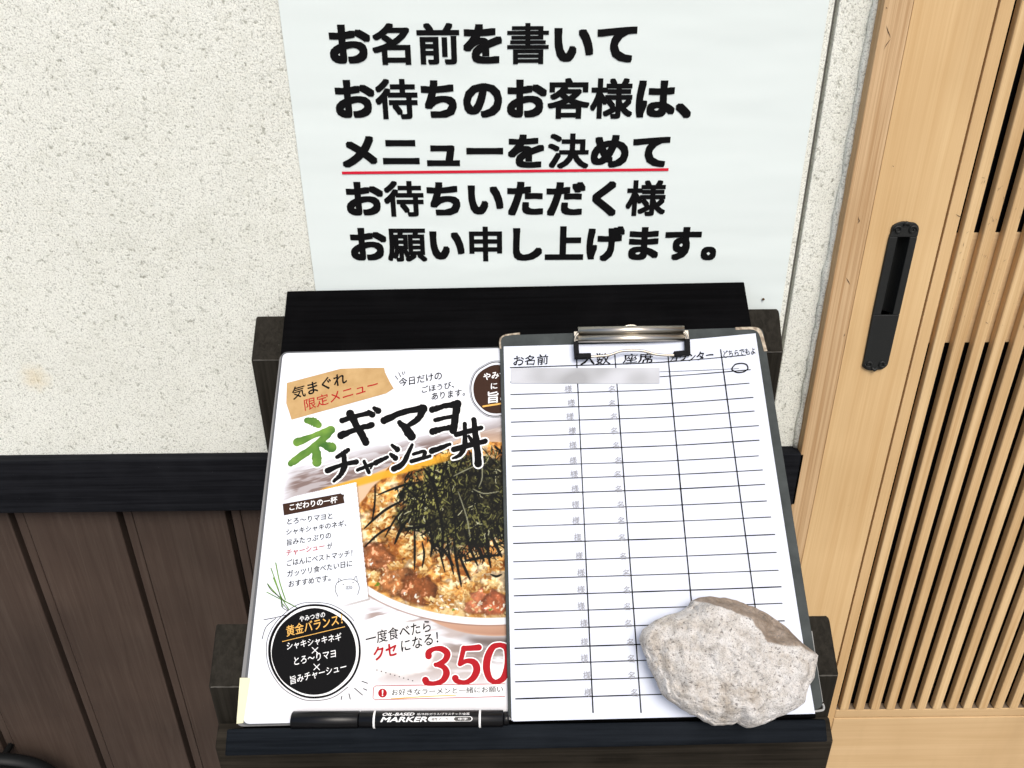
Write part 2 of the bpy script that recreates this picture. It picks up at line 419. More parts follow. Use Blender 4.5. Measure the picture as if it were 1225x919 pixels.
obj('inner_strip', MB().box(x_gr + .0012, x_op, YD, YD + .032, .031, ZT - .002), M['cypress'], door, .0006)
obj('far_stile', MB().box(X_END, X_END + .12, YD, YD + .032, .031, ZT - .002), M['cypress'], door, .0008)
obj('bottom_rail', MB().box(x_op + .0005, X_END - .0005, YD, YD + .030, .031, z_led1 - .0006), M['cypress_rail'], door, .0008)
obj('ledge', MB().box(x_op + .0005, X_END - .0005, YD + .0006, YD + .0100, z_led1 + .0004, z_led0), M['cypress_rail'], door, .0012)
M['dust'] = mat('ledge_dust', (.20, .15, .105), .95, .02)
obj('dust', MB().box(x_op + .001, X_END - .001, YD + .0012, YD + .0099, z_led0 + .00005, z_led0 + .0003), M['dust'], door)
obj('top_rail', MB().box(x_op + .0005, X_END - .0005, YD, YD + .030, ZT - .13, ZT - .002), M['cypress_rail'], door, .0008)
zm1, zm0 = Wl(1175, 277, YD + .012).z, Wl(1140, 408, YD + .012).z
obj('lock_rail', MB().box(x_op + .0005, X_END - .0005, YD + .0074, YD + .0100, zm0, zm1), M['cypress_rail'], door, .0008)
obj('glass', MB().box(x_op + .0005, X_END - .0005, YD + .0102, YD + .0160, .031, ZT - .002), M['void'], door)
s0 = dx(1005.4, 846); s1 = dx(1016, 846); sp_ = (dx(1140 / 5 + 980, 845) - s0) / 11
sw = s1 - s0
s0 += .0002; n = 0
proto = None
while True:
    x = s0 + n * sp_
    if x + sw > X_END: break
    q = MB().box(x, x + sw * .96, YD - .0005, YD + .0072, z_led0 + .0006, ZT - .1305)
    obj('slat', q, M['cypress_slat'], door, .0012)
    n += 1
# black pull
pull = obj('pull_plate', MB(), M['iron'], door)
def pull_mesh():
    b = MB(); y0, y1 = YD - .0022, YD + .0004
    cxh = (hx0 + hx1) / 2; w = (hx1 - hx0) / 2
    def endcap(z, sgn):
        o = []
        for t in np.linspace(0, math.pi, 25):
            r = 1 + .08 * abs(math.sin(t * 2.5)) 
            o.append((cxh + w * math.cos(t) * (.93 + .07 * abs(math.cos(2.5 * t))), z + sgn * .0085 * r * (math.sin(t) ** .6)))
        return o
    top = endcap(hz1, 1); bot = endcap(hz0, -1)
    # pieces round the recess
    def prism(pts): b.slab([(px_, y0, pz) for px_, pz in pts], (0, 1, 0), y1 - y0)
    prism([(hx1, rz1)] + top + [(hx0, rz1)])
    prism([(hx0, rz0)] + bot[::-1] + [(hx1, rz0)])
    prism([(hx0, rz1), (hx0, rz0), (rx0, rz0), (rx0, rz1)])
    prism([(rx1, rz1), (rx1, rz0), (hx1, rz0), (hx1, rz1)])
    return b, cxh, w
pb, cxh, wv = pull_mesh()
bpy.data.objects.remove(pull)
pull = obj('door_pull', pb, M['iron'], door, .0006)
tr = MB()
n_ = 14
for i in range(n_):
    t0, t1 = math.pi * i / n_, math.pi * (i + 1) / n_
    xm, rw = (rx0 + rx1) / 2, (rx1 - rx0) / 2
    a = (xm - rw * math.cos(t0), YD - .001 + .012 * math.sin(t0)); c = (xm - rw * math.cos(t1), YD - .001 + .012 * math.sin(t1))
    tr.add([(a[0], a[1], rz0), (c[0], c[1], rz0), (c[0], c[1], rz1), (a[0], a[1], rz1)], [(0, 1, 2, 3)])
    tr.add([(a[0], a[1], rz0), (c[0], c[1], rz0), (xm, YD - .001, rz0)], [(0, 1, 2)]); tr.add([(a[0], a[1], rz1), (c[0], c[1], rz1), (xm, YD - .001, rz1)], [(0, 1, 2)])
obj('recess', tr, M['iron'], pull)
sc = MB()
for zc, sg in ((hz1 + .002, 1), (hz0 - .002, -1)):
    for s_ in (-1, 1):
        ctr = (cxh + s_ * wv * .52, zc)
        sc.tube([(ctr[0] + s_ * (.0036 - .0022 * q / 16) * math.cos(q * .42), YD - .0026, ctr[1] + sg * (.0036 - .0022 * q / 16) * math.sin(q * .42)) for q in range(17)], .0009, 6)
    sc.tube([(cxh + q * .0012, YD - .0026, zc + sg * (.006 - .0006 * q * q)) for q in (-2, -1, 0, 1, 2)], [.0008, .0013, .0018, .0013, .0008], 6)
obj('scrollwork', sc, M['iron'], pull, smooth=True)
# little dark scratches in the timber
ms = MB()
def mark(a, b, w, y):
    A, B = Wl(*a, y), Wl(*b, y); d = (B - A).normalized(); nn = d.cross(Vector((0, 1, 0))) * w
    mid = (A + B) / 2 + nn * random.uniform(-2, 2)
    ms.add([A, mid - nn, B, mid + nn], [(0, 1, 2, 3)])
for a, b in (((1060, 30), (1066, 46)), ((1066, 46), (1057, 60)), ((1012, 332), (1017, 341)), ((1027, 259), (1029, 266)), ((1026, 268), (1029, 262)), ((1009, 403), (1011, 399)), ((1060, 8), (1062, 10)), ((1068, 198), (1069, 200)), ((1143, 256), (1152, 260))):
    mark(a, b, .0003, YD - .0013 if a[0] < 1080 else YD - .0003)
obj('scratch', ms, mat('scratch_dark', (.05, .03, .02), .8, .1), frame_t)
ms = MB()
for i in range(70):
    py = random.uniform(210, 400); kx = random.randint(0, 4); x = s0 + kx * sp_ + random.uniform(.15, .85) * sw
    z = Wl(1170, py, YD).z; a = Vector((x, YD - .0008, z)); d = Vector((random.uniform(-1, 1), 0, random.uniform(-1.6, 1.6))) * random.uniform(.0008, .0022)
    nn = d.cross(Vector((0, 1, 0))).normalized() * random.uniform(.0001, .00025)
    if not (x + abs(d.x) < s0 + kx * sp_ + sw * .9 and x - abs(d.x) > s0 + kx * sp_ + sw * .06): continue
    ms.add([a - d, a + nn, a + d, a - nn], [(0, 1, 2, 3)])
obj('scuff', ms, mat('scuff_grey', (.22, .15, .09), .8, .1), door)

# ================================================================== NOTICE
sgx0, sgx1 = (Wl(335, 0, YW).x + Wl(377, 345, YW).x) / 2, (Wl(993, 0, YW).x + Wl(934.5, 350, YW).x) / 2
sgz0 = Wl(935, 371, YW).z - .012; sgz1 = sgz0 + .594
YS = YW - .0025
sign = thing('notice_sign', ((sgx0 + sgx1) / 2, YW, sgz0), 'large white notice with five lines of heavy black Japanese lettering on the wall', 'sign')
sh = MB(); nx, nz = 24, 34
def sign_y(a, b): return YS - .0006 * noise.noise(Vector((a * 3, b * 2.2, 1.3)))
vs = [(sgx0 + (sgx1 - sgx0) * i / nx, sign_y(i / nx, j / nz), sgz0 + (sgz1 - sgz0) * j / nz) for j in range(nz + 1) for i in range(nx + 1)]
sh.add(vs, [(j * (nx + 1) + i, j * (nx + 1) + i + 1, (j + 1) * (nx + 1) + i + 1, (j + 1) * (nx + 1) + i) for j in range(nz) for i in range(nx)])
so = obj('sheet', sh, M['sign_film'], sign, smooth=True)
obj('sheet_edge', MB().box(sgx0, sgx1, YS + .0005, YS + .0013, sgz0, sgz1), M['sign_film'], sign)
NW = Vector((0, -1, 0))
def sp(px, py):
    q = Wl(px, py, YS); a = (q.x - sgx0) / (sgx1 - sgx0); b = (q.z - sgz0) / (sgz1 - sgz0)
    q = Wl(px, py, sign_y(a, b) - .0016); return q
def signtext(s, L, Rr, h):
    mb = MB(); put_text(mb, s, L, Rr, h, lambda a, b: Wl(a, b, YS), .043, N=NW, square=True)
    for i, v in enumerate(mb.v):
        a = (v.x - sgx0) / (sgx1 - sgx0); b = (v.z - sgz0) / (sgz1 - sgz0); mb.v[i] = Vector((v.x, sign_y(a, b) - .00045 + (v.y - YS), v.z))
    obj('lettering', mb, M['sign_ink'], sign)
signtext('お名前を書いて', (396, 78), (760, 76.5), 50)
signtext('お待ちのお客様は、', (403, 143), (826, 142), 49)
signtext('メニューを決めて', (410.5, 202), (799, 201.5), 42)
signtext('お待ちいただく様', (416, 259.5), (795, 258.5), 43)
signtext('お願い申し上げます。', (421, 313.5), (855.5, 312), 42)
ul = MB(); uz0, uz1 = Wl(600, 206.6, YS).z, Wl(600, 203.3, YS).z; ua, ub = Wl(409, 205, YS).x, Wl(799.5, 205, YS).x
for i in range(16):
    a, b = ua + (ub - ua) * i / 16, ua + (ub - ua) * (i + 1) / 16
    def yy(x): return sign_y((x - sgx0) / (sgx1 - sgx0), ((uz0 + uz1) / 2 - sgz0) / (sgz1 - sgz0)) - .0006
    ul.add([(a, yy(a), uz0), (b, yy(b), uz0), (b, yy(b), uz1), (a, yy(a), uz1)], [(0, 1, 2, 3)])
obj('underline', ul, M['red_ink'], sign)
c = Wl(913, 358, YS - .0008)
obj('tack', MB().slab([(c.x + .0011 * math.cos(t), c.y, c.z + .0011 * math.sin(t)) for t in np.linspace(0, 6.283, 12, endpoint=False)], (0, -1, 0), .0008), M['hole'], sign)

# ================================================================== STAND
stand = thing('menu_stand', (0.004, .51, 0), 'black painted wooden stand with a sloping tray top against the wall', 'stand')
HB = -.0078                                # surface of the tray board
def leg(X0, X1, back, front, ref):
    b = AX(*back, ref); f = AX(*front, ref)
    y1, y0 = b.y, f.y
    MBq = MB().hexa([(X0, y0, 0), (X1, y0, 0), (X1, y1, 0), (X0, y1, 0), (X0, y0, f.z), (X1, y0, f.z), (X1, y1, b.z), (X0, y1, b.z)])
    return MBq, b, f
XL, XR = -.230, .239
mb, b1, f1 = leg(XL, XL + .045, (306, 378), (300, 431), XL); lg1 = obj('leg', mb, M['post_paint'], stand, .0016)
mb, b2, f2 = leg(XR - .045, XR, (933, 367.5), (938, 421), XR); lg2 = obj('leg', mb, M['post_paint'], stand, .003)
mb, b3, f3 = leg(XL, XL + .045, (258, 746), (249, 822), XL); lg3 = obj('leg', mb, M['post_paint'], stand, .0016)
mb, b4, f4 = leg(XR - .045, XR, (993, 735), (1005, 808), XR); lg4 = obj('leg', mb, M['post_paint'], stand, .003)
M['wear_highlight'] = mat('wear_highlight', (.085, .08, .07), .8, .05)  # pale wear line along the leg tops; paints in an edge highlight too
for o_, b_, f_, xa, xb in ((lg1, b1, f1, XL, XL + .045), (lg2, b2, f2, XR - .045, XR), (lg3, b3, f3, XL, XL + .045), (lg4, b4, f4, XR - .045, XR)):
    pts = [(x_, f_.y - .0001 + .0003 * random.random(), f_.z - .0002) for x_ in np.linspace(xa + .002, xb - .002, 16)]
    obj('worn_edge', MB().tube(pts, [.0003 + .00045 * random.random() for _ in pts], 6), M['wear_highlight'], o_)
# board: corners from its visible edges
u0 = uv(T(343, 348, HB))[0]; u1 = uv(T(890, 337, HB))[0] + .002
HL = .0015                                 # top of the lip
def tquad(mb, c, h0, h1):                  # c: TL TR BR BL in tray uv
    k_ = [c[3], c[2], c[1], c[0]]; return mb.hexa([T3(p[0], p[1], h0) for p in k_] + [T3(p[0], p[1], h1) for p in k_])
lt = [uv(T(*q, HL)) for q in ((271, 872.5), (988, 860.5), (990.5, 887.5), (268.5, 904.5))]
tc = [uv(T(343, 348, HB)), uv(T(890.5, 337, HB)), (.1135, lt[1][1] - .0003), (-.2945, lt[0][1] - .0003)]
obj('tray_board', tquad(MB(), tc, HB - .020, HB), M['board_black'], stand, .0012)
obj('lip', tquad(MB(), lt, HB - .020, HL), M['lip_paint'], stand, .0012)
fr = AX(998, 887, XR); bkz = AX(990, 866, XR)
yb0, yb1 = fr.y, min(f3.y, f4.y) - .0005
zf = fr.z; zb = zf + (yb1 - yb0) * .87
obj('front_beam', MB().hexa([(XL + .004, yb0, zf - .10), (XR - .0005, yb0, zf - .10), (XR - .0005, yb1, zf - .10), (XL + .004, yb1, zf - .10), (XL + .004, yb0, zf), (XR - .0005, yb0, zf), (XR - .0005, yb1, zb), (XL + .004, yb1, zb)]), M['beam_paint'], stand, .0014)
for X0 in (XL + .0465, XR - .0465 - .02):
    pass
obj('side_rail', MB().box(XL + .004, XL + .034, f3.y + .035, f1.y - .0005, .28, .33), M['beam_paint'], stand, .001)
obj('side_rail', MB().box(XR - .034, XR - .004, f4.y + .035, f2.y - .0005, .28, .33), M['beam_paint'], stand, .001)
obj('back_rail', MB().box(XL + .046, XR - .046, f1.y + .004, f1.y + .024, .90, .98), M['beam_paint'], stand, .001)

# ================================================================== MENU
HM = -.0052                                # printed face of the menu
def mp(px, py): return T(px, py, HM)
mTL, mBL = uv(mp(336.5, 421)), uv(mp(286.5, 868))
def sheet_corners(tl, bl, w):
    d = Vector((bl[0] - tl[0], bl[1] - tl[1])); l = d.length; d /= l; r = Vector((d.y, -d.x))
    return [tl, bl, (bl[0] + r.x * w, bl[1] + r.y * w), (tl[0] + r.x * w, tl[1] + r.y * w)]
def rounded(cs, rad, n=5):
    out = []; k = len(cs)
    for i in range(k):
        p, a, b = Vector(cs[i][:2]), Vector(cs[i - 1][:2]), Vector(cs[(i + 1) % k][:2])
        da, db = (a - p).normalized(), (b - p).normalized(); A = p + da * rad; B = p + db * rad
        for j in range(n + 1):
            t = j / n; out.append((1 - t) ** 2 * A + 2 * t * (1 - t) * p + t * t * B)
    return out
mc = sheet_corners(mTL, mBL, .214)
menu = thing('menu_sheet', T3((mBL[0] + .107), mBL[1], HM - .001), 'laminated menu with rice bowl photograph and price, left of the clipboard', 'menu', TM)
obj('laminate', MB().slab([T3(p.x, p.y, HM - .0009) for p in rounded(mc, .006)], TN, .0007), M['pouch'], menu)
inner = [(mc[0][0] + .0015, mc[0][1] + .0014), (mc[1][0] + .0022, mc[1][1] - .001), (mc[2][0] - .002, mc[2][1] - .001), (mc[3][0] - .002, mc[3][1] + .0014)]
obj('page', MB().slab([T3(p.x, p.y, HM - .00018) for p in rounded(inner, .005)], TN, .00018), M['menu_film'], menu)
und = thing('laminated_card', T3(mBL[0] + .1, mBL[1], HB), 'clear edged laminated card lying underneath the rice bowl menu', 'card', TM)
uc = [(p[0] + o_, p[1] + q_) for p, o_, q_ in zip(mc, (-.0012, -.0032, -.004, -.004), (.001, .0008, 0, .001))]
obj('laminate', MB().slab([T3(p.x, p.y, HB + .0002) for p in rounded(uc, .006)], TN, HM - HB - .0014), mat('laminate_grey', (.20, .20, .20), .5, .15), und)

# ---- printed photograph of the rice bowl, painted by rule into a fine grid
SS = 1.6; X0p, X1p, Y0p, Y1p = 326, 622, 492, 864
Wn, Hn = int((X1p - X0p) * SS), int((Y1p - Y0p) * SS)
xs = X0p + np.arange(Wn) / SS; ysg = Y0p + np.arange(Hn) / SS
PX, PY = np.meshgrid(xs, ysg)
img = np.ones((Hn, Wn, 3)) * np.array([246, 247, 250.])
def vnoise(cell, oct=3, seed=0, sxy=(1, 1), ang_=0):
    ca_, sa_ = math.cos(ang_), math.sin(ang_); UX = (PX - X0p) * ca_ + (PY - Y0p) * sa_; UY = -(PX - X0p) * sa_ + (PY - Y0p) * ca_; UX = UX - UX.min(); UY = UY - UY.min()
    r_ = np.random.default_rng(seed); out = np.zeros((Hn, Wn)); amp = 1; tot = 0
    for o_ in range(oct):
        cx_, cy_ = cell * sxy[0] / 2 ** o_, cell * sxy[1] / 2 ** o_
        gx, gy = UX / cx_, UY / cy_
        nx_, ny_ = int(gx.max()) + 3, int(gy.max()) + 3; G = r_.random((ny_, nx_))
        ix, iy = gx.astype(int), gy.astype(int); fx, fy = gx - ix, gy - iy
        fx = fx * fx * (3 - 2 * fx); fy = fy * fy * (3 - 2 * fy)
        out += amp * (G[iy, ix] * (1 - fx) * (1 - fy) + G[iy, ix + 1] * fx * (1 - fy) + G[iy + 1, ix] * (1 - fx) * fy + G[iy + 1, ix + 1] * fx * fy)
        tot += amp; amp *= .5
    return out / tot
def blend(mask, col):
    global img
    col = np.asarray(col, float); img = img * (1 - mask[..., None]) + col * mask[..., None]
def sst(a, b, x): t = np.clip((x - a) / (b - a), 0, 1); return t * t * (3 - 2 * t)
def polymask(pts):
    m = np.zeros((Hn, Wn), bool); n = len(pts)
    for i in range(n):
        (xa, ya), (xb, yb) = pts[i], pts[(i + 1) % n]
        if ya == yb: continue
        cond = (PY >= min(ya, yb)) & (PY < max(ya, yb)) & (PX < xa + (PY - ya) * (xb - xa) / (yb - ya)); m ^= cond
    return m.astype(float)
def stroke(pts, w, col, alpha=1.0, taper=True):
    pts = smooth_path([tuple(p) for p in pts], 5) if len(pts) > 2 else pts
    x_ = [p[0] for p in pts]; y_ = [p[1] for p in pts]
    i0, i1 = max(int((min(x_) - w - X0p) * SS), 0), min(int((max(x_) + w - X0p) * SS) + 2, Wn)
    j0, j1 = max(int((min(y_) - w - Y0p) * SS), 0), min(int((max(y_) + w - Y0p) * SS) + 2, Hn)
    if i1 <= i0 or j1 <= j0: return
    gx, gy = PX[j0:j1, i0:i1], PY[j0:j1, i0:i1]; best = np.full(gx.shape, 9.); n = len(pts) - 1
    for i in range(n):
        ax, ay = pts[i][:2]; bx, by = pts[i + 1][:2]; L2 = (bx - ax) ** 2 + (by - ay) ** 2 + 1e-9
        t = np.clip(((gx - ax) * (bx - ax) + (gy - ay) * (by - ay)) / L2, 0, 1)
        d = np.hypot(gx - ax - t * (bx - ax), gy - ay - t * (by - ay)); f = (i + t) / n
        hw = w / 2 * (1 - .55 * np.abs(2 * f - 1) ** 2 if taper else 1)
        best = np.minimum(best, d / hw)
    m = alpha * (1 - sst(.75, 1.25, best)); c_ = np.asarray(col, float)
    img[j0:j1, i0:i1] = img[j0:j1, i0:i1] * (1 - m[..., None]) + c_ * m[..., None]
def zz(X, Y): return 420 + X / 3.83, 520 + Y / 3.83
n1, n2, n3, n4 = vnoise(40, 4, 1), vnoise(9, 3, 2), vnoise(4, 2, 3), vnoise(22, 3, 4)
# soft cream ground and marbled table
blend(sst(700, 880, PY) * .30, (247, 232, 214)); 
tbl = sst(.44, .60, vnoise(46, 4, 5, (1.6, .5))) * sst(690, 730, PY + .10 * (600 - PX)) * sst(420, 470, PX) * (1 - sst(800, 830, PY)); blend(tbl * .8, (186, 168, 158)); blend(sst(.52, .62, vnoise(30, 4, 15, (1.8, .35), -.2)) * sst(722, 735, PY) * (1 - sst(742, 756, PY)) * sst(432, 446, PX) * (1 - sst(500, 525, PX)) * .8, (158, 134, 122)); blend(sst(.40, .55, vnoise(26, 4, 16, (1.8, .4), .15)) * sst(762, 772, PY) * (1 - sst(786, 800, PY)) * sst(520, 545, PX) * .7, (140, 122, 112))
# brushy grey-brown swash behind the title
t_ = PY - (588 - (PX - 330) * .255); band = np.exp(-(t_ / 17) ** 2)
ang = vnoise(46, 4, 6, (2.6, .16), -.25); sw_ = np.clip(band * 1.5, 0, 1) * sst(.38, .50, ang) * (1 - .4 * sst(500, 600, PX)) * (.55 + .45 * sst(.4, .6, vnoise(12, 3, 7, (2, .3), -.25)))
blend(np.clip(sw_, 0, 1) * .95 * sst(334, 356, PX + 10 * (ang - .5)), (132, 110, 102))
t2 = PY - (512 - (PX - 560) * -.12); blend(np.exp(-(t2 / 13) ** 2) * sst(525, 575, PX) * sst(.42, .55, vnoise(50, 3, 8, (2, .2))) * .7, (140, 118, 110))
# wall behind bowl
bowl_area = polymask([(423, 578), (470, 556), (520, 540), (560, 520), (622, 505), (622, 900), (560, 900), (440, 730)])
blend(bowl_area * sst(500, 545, PY) * (1 - sst(690, 716, PY)) * (PX > 424), (222, 178, 138))
blend(bowl_area * (1 - sst(0, 55, np.hypot(PX - 430, PY - 570) - 10)) * .5, (236, 205, 170))
# the bowl
def ell(cx_, cy_, rx_, ry_, rot=0):
    c_, s_ = math.cos(rot), math.sin(rot); x = (PX - cx_) * c_ + (PY - cy_) * s_; y = -(PX - cx_) * s_ + (PY - cy_) * c_
    return np.hypot(x / rx_, y / ry_)
body = ell(594, 640, 148, 122, .0); blend((1 - sst(.985, 1.0, body)) * sst(640, 660, PY), (204, 160, 132))
blend((1 - sst(.97, .99, body)) * sst(745, 775, PY + 5 * n1) * .55, (150, 98, 74))
blend((1 - sst(1.0, 1.10, ell(610, 650, 120, 122, .0))) * sst(755, 768, PY) * sst(530, 570, PX) * .85 * (1 - (1 - sst(.985, 1.0, body))), (96, 80, 72))
rim = ell(585, 636, 196, 112, 0); blend((1 - sst(.992, 1.004, rim)) * sst(640, 650, PY), (250, 249, 248))
blend((1 - sst(.0, .012, np.abs(rim - 1.004))) * sst(640, 660, PY) * .8, (150, 116, 98))
food = ell(585, 634, 189, 106, 0); hl_ = PY - (612 - (PX - 424) * 1.25) + 14 * (n4 - .5); fm = (1 - sst(.985, 1.0, food)) * sst(-2, 2, hl_)
base_ = np.array([205, 160, 92.]) + (n4[..., None] - .5) * np.array([90, 110, 110.])
img = img * (1 - fm[..., None]) + base_ * fm[..., None]
r_ = np.random.default_rng(5)
# rice grains along the lower rim
for i in range(420):
    x, y = r_.uniform(436, 612), r_.uniform(655, 742)
    if math.hypot((x - 585) / 189, (y - 634) / 106) > .98 or math.hypot((x - 585) / 189, (y - 634) / 106) < .62: continue
    a = r_.uniform(0, 3.14); l = r_.uniform(1.5, 3.2); c_ = r_.choice([0, 1, 2]); col = [(246, 238, 222), (232, 208, 160), (214, 176, 120)][c_]
    stroke([(x - l * math.cos(a), y - l * math.sin(a)), (x + l * math.cos(a), y + l * math.sin(a))], r_.uniform(1.8, 3), col, .9)
def chunk(cx_, cy_, rx_, ry_, rot, col, seed):
    nz = vnoise(14, 3, seed); f = vnoise(5, 3, seed + 1); e = ell(cx_, cy_, rx_, ry_, rot) + (nz - .5) * .75
    m = (1 - sst(.93, 1.03, e)) * (1 - sst(.93, .985, food))
    c_ = np.array(col, float) * (.62 + .62 * f + .28 * (nz - .4) - .25 * sst(.6, 1.0, e))[..., None]
    c_ += (sst(.66, .74, f) * 70)[..., None]
    global img
    blend((1 - sst(.98, 1.15, e)) * .6 * (1 - sst(.93, .985, food)), (96, 52, 22))
    img = img * (1 - m[..., None]) + np.clip(c_, 0, 255) * m[..., None]
# scrambled egg and rice texture
fz = vnoise(11, 4, 34, (1.0, .8)); rid = np.abs(vnoise(15, 3, 35) - .5) * 2
tex = np.array([132, 74, 30.]) + sst(.30, .55, fz)[..., None] * np.array([88, 84, 50.]) + sst(.52, .68, fz)[..., None] * np.array([26, 54, 84.])
tex *= (.72 + .42 * sst(.02, .25, rid))[..., None]
ew = fm * (1 - sst(690, 735, PY + 6 * (n2 - .5)) * .55)
img = img * (1 - ew[..., None]) + np.clip(tex, 0, 255) * ew[..., None]
def dab(x, y, a, l, w, col, al=.92):
    if math.hypot((x - 585) / 189, (y - 634) / 106) > .955: return
    stroke([(x - l * math.cos(a), y - l * math.sin(a)), (x + r_.normal(0, .8), y + r_.normal(0, .8)), (x + l * math.cos(a), y + l * math.sin(a))], w, col, al)
for i in range(420):                       # loose shreds everywhere
    x, y = r_.uniform(432, 618), r_.uniform(585, 738)
    if y < 618 - (x - 424) * 1.25: continue
    col = [(120, 66, 26), (206, 150, 70), (240, 206, 136), (252, 238, 196), (170, 96, 48), (90, 52, 24)][r_.integers(6)]
    dab(x, y, r_.uniform(0, 3.14), r_.uniform(.6, 3), r_.uniform(.8, 2.2), col, .8)
chunk(*zz(120, 560), 22, 17, .2, (166, 98, 56), 21)
chunk(*zz(205, 670), 21, 18, -.6, (196, 124, 70), 23)
chunk(*zz(310, 715), 25, 20, .4, (150, 84, 44), 25)
chunk(*zz(590, 765), 22, 15, -.5, (212, 126, 84), 27)
chunk(*zz(665, 780), 16, 15, .2, (198, 106, 66), 29)
chunk(*zz(560, 540), 13, 12, .2, (170, 98, 46), 33)
def egg(cx_, cy_, rx_, ry_, rot):
    for q in range(int(8 + rx_ * ry_ / 4)):
        t = r_.uniform(0, 6.28); rr_ = math.sqrt(r_.random()); dx_, dy_ = rr_ * rx_ * math.cos(t), rr_ * ry_ * math.sin(t)
        x, y = cx_ + dx_ * math.cos(rot) - dy_ * math.sin(rot), cy_ + dx_ * math.sin(rot) + dy_ * math.cos(rot)
        f = np.clip(r_.normal(.45 - .5 * dy_ / ry_, .25), 0, 1); col = np.array([168, 104, 36]) * (1 - f) + np.array([250, 224, 158]) * f
        dab(x, y, rot + r_.normal(0, .7), r_.uniform(.8, 3.6), r_.uniform(1.4, 3.6), col)
for i, (X, Y, a, b, ro) in enumerate([(120, 300, 13, 6, .5), (90, 420, 9, 6, 0), (150, 420, 15, 6, -.6), (210, 470, 12, 7, .3), (250, 540, 7, 14, .4), (200, 600, 9, 5, .2), (350, 560, 5, 17, .2), (330, 630, 5, 9, .3), (425, 610, 5, 14, -.3), (470, 650, 9, 5, .3), (560, 560, 9, 6, .4), (600, 640, 14, 5, -.6), (545, 700, 10, 5, .3), (440, 740, 12, 7, .2), (660, 590, 10, 6, .4), (380, 770, 11, 6, .4), (520, 745, 8, 5, .1), (640, 700, 10, 4, -.5), (180, 360, 12, 6, -.3), (290, 480, 10, 6, 0), (100, 650, 7, 5, .3), (420, 800, 10, 5, .1)]):
    egg(*zz(X, Y), a, b, ro)
for i in range(120):                       # rice near the rim
    t = r_.uniform(1.35, 2.75); q = r_.uniform(.80, .94); x, y = 585 + 189 * q * math.cos(t), 634 + 106 * q * math.sin(t)
    if r_.random() < .45: continue
    dab(x, y, r_.uniform(0, 3.14), r_.uniform(1, 2.4), r_.uniform(1.4, 2.4), [(250, 246, 232), (238, 222, 186), (222, 192, 140)][r_.integers(3)])
for X, Y in ((455, 812), (470, 806), (485, 818), (470, 822), (118, 690), (124, 682), (640, 800), (450, 822)):
    x, y = zz(X, Y); dab(x, y, r_.uniform(-.6, .4), r_.uniform(1, 2.6), r_.uniform(2, 3.2), [(96, 132, 36), (150, 178, 70), (70, 104, 26)][r_.integers(3)])
blend(fm * .28 * sst(.55, .75, vnoise(3.0, 2, 91)), (92, 52, 20)); blend(fm * .2 * sst(.62, .8, vnoise(2.6, 2, 92)), (255, 240, 205))
# shredded seaweed
heap = polymask([zz(*q) for q in [(195, 320), (215, 270), (250, 225), (300, 165), (360, 125), (430, 105), (540, 92), (640, 100), (760, 80), (760, 520), (660, 470), (600, 520), (540, 500), (480, 560), (430, 500), (380, 520), (330, 450), (270, 440), (220, 450), (185, 400)]])
edge = vnoise(9, 3, 60); core = heap * sst(.0, .30, 1.1 - np.hypot((PX - 574) / 112, (PY - 602) / 70) + (edge - .5) * .8)
spark = sst(.50, .66, vnoise(2.6, 2, 61)); lit = np.clip(.25 + 1.0 * sst(575, 470, PX) * sst(650, 560, PY) + .35 * sst(.45, .65, vnoise(20, 2, 62)), 0, 1)
olive = np.array([16, 17, 11.]) + (spark * lit)[..., None] * np.array([140, 136, 70.])
img = img * (1 - .95 * core[..., None]) + np.clip(olive, 0, 255) * .95 * core[..., None]
for i in range(1150):
    x, y = r_.uniform(462, 622), r_.uniform(536, 670)
    e = math.hypot((x - 574) / 108, (y - 602) / 66)
    if e > (.98 if x > 520 else .90) + .08 * r_.random(): continue
    a = r_.normal(1.45 + (x - 560) * -.006, .6) if r_.random() < .7 else r_.uniform(0, 3.14); l = r_.uniform(2.5, 10)
    lf = (x < 540) + .0; q = r_.random()
    col = (12, 13, 9) if q < .66 - .16 * lf else ((74, 74, 40) if q < .78 else ((150, 148, 84) if q < .93 else (206, 202, 160)))
    w = r_.uniform(1.0, 2.2) if col[0] < 20 else r_.uniform(.5, .95); l = l if col[0] < 20 else l * .55
    stroke([(x - l * math.cos(a), y - l * math.sin(a)), (x + r_.normal(0, 1.2), y + r_.normal(0, 1.2)), (x + l * math.cos(a), y + l * math.sin(a))], w, col, .92)
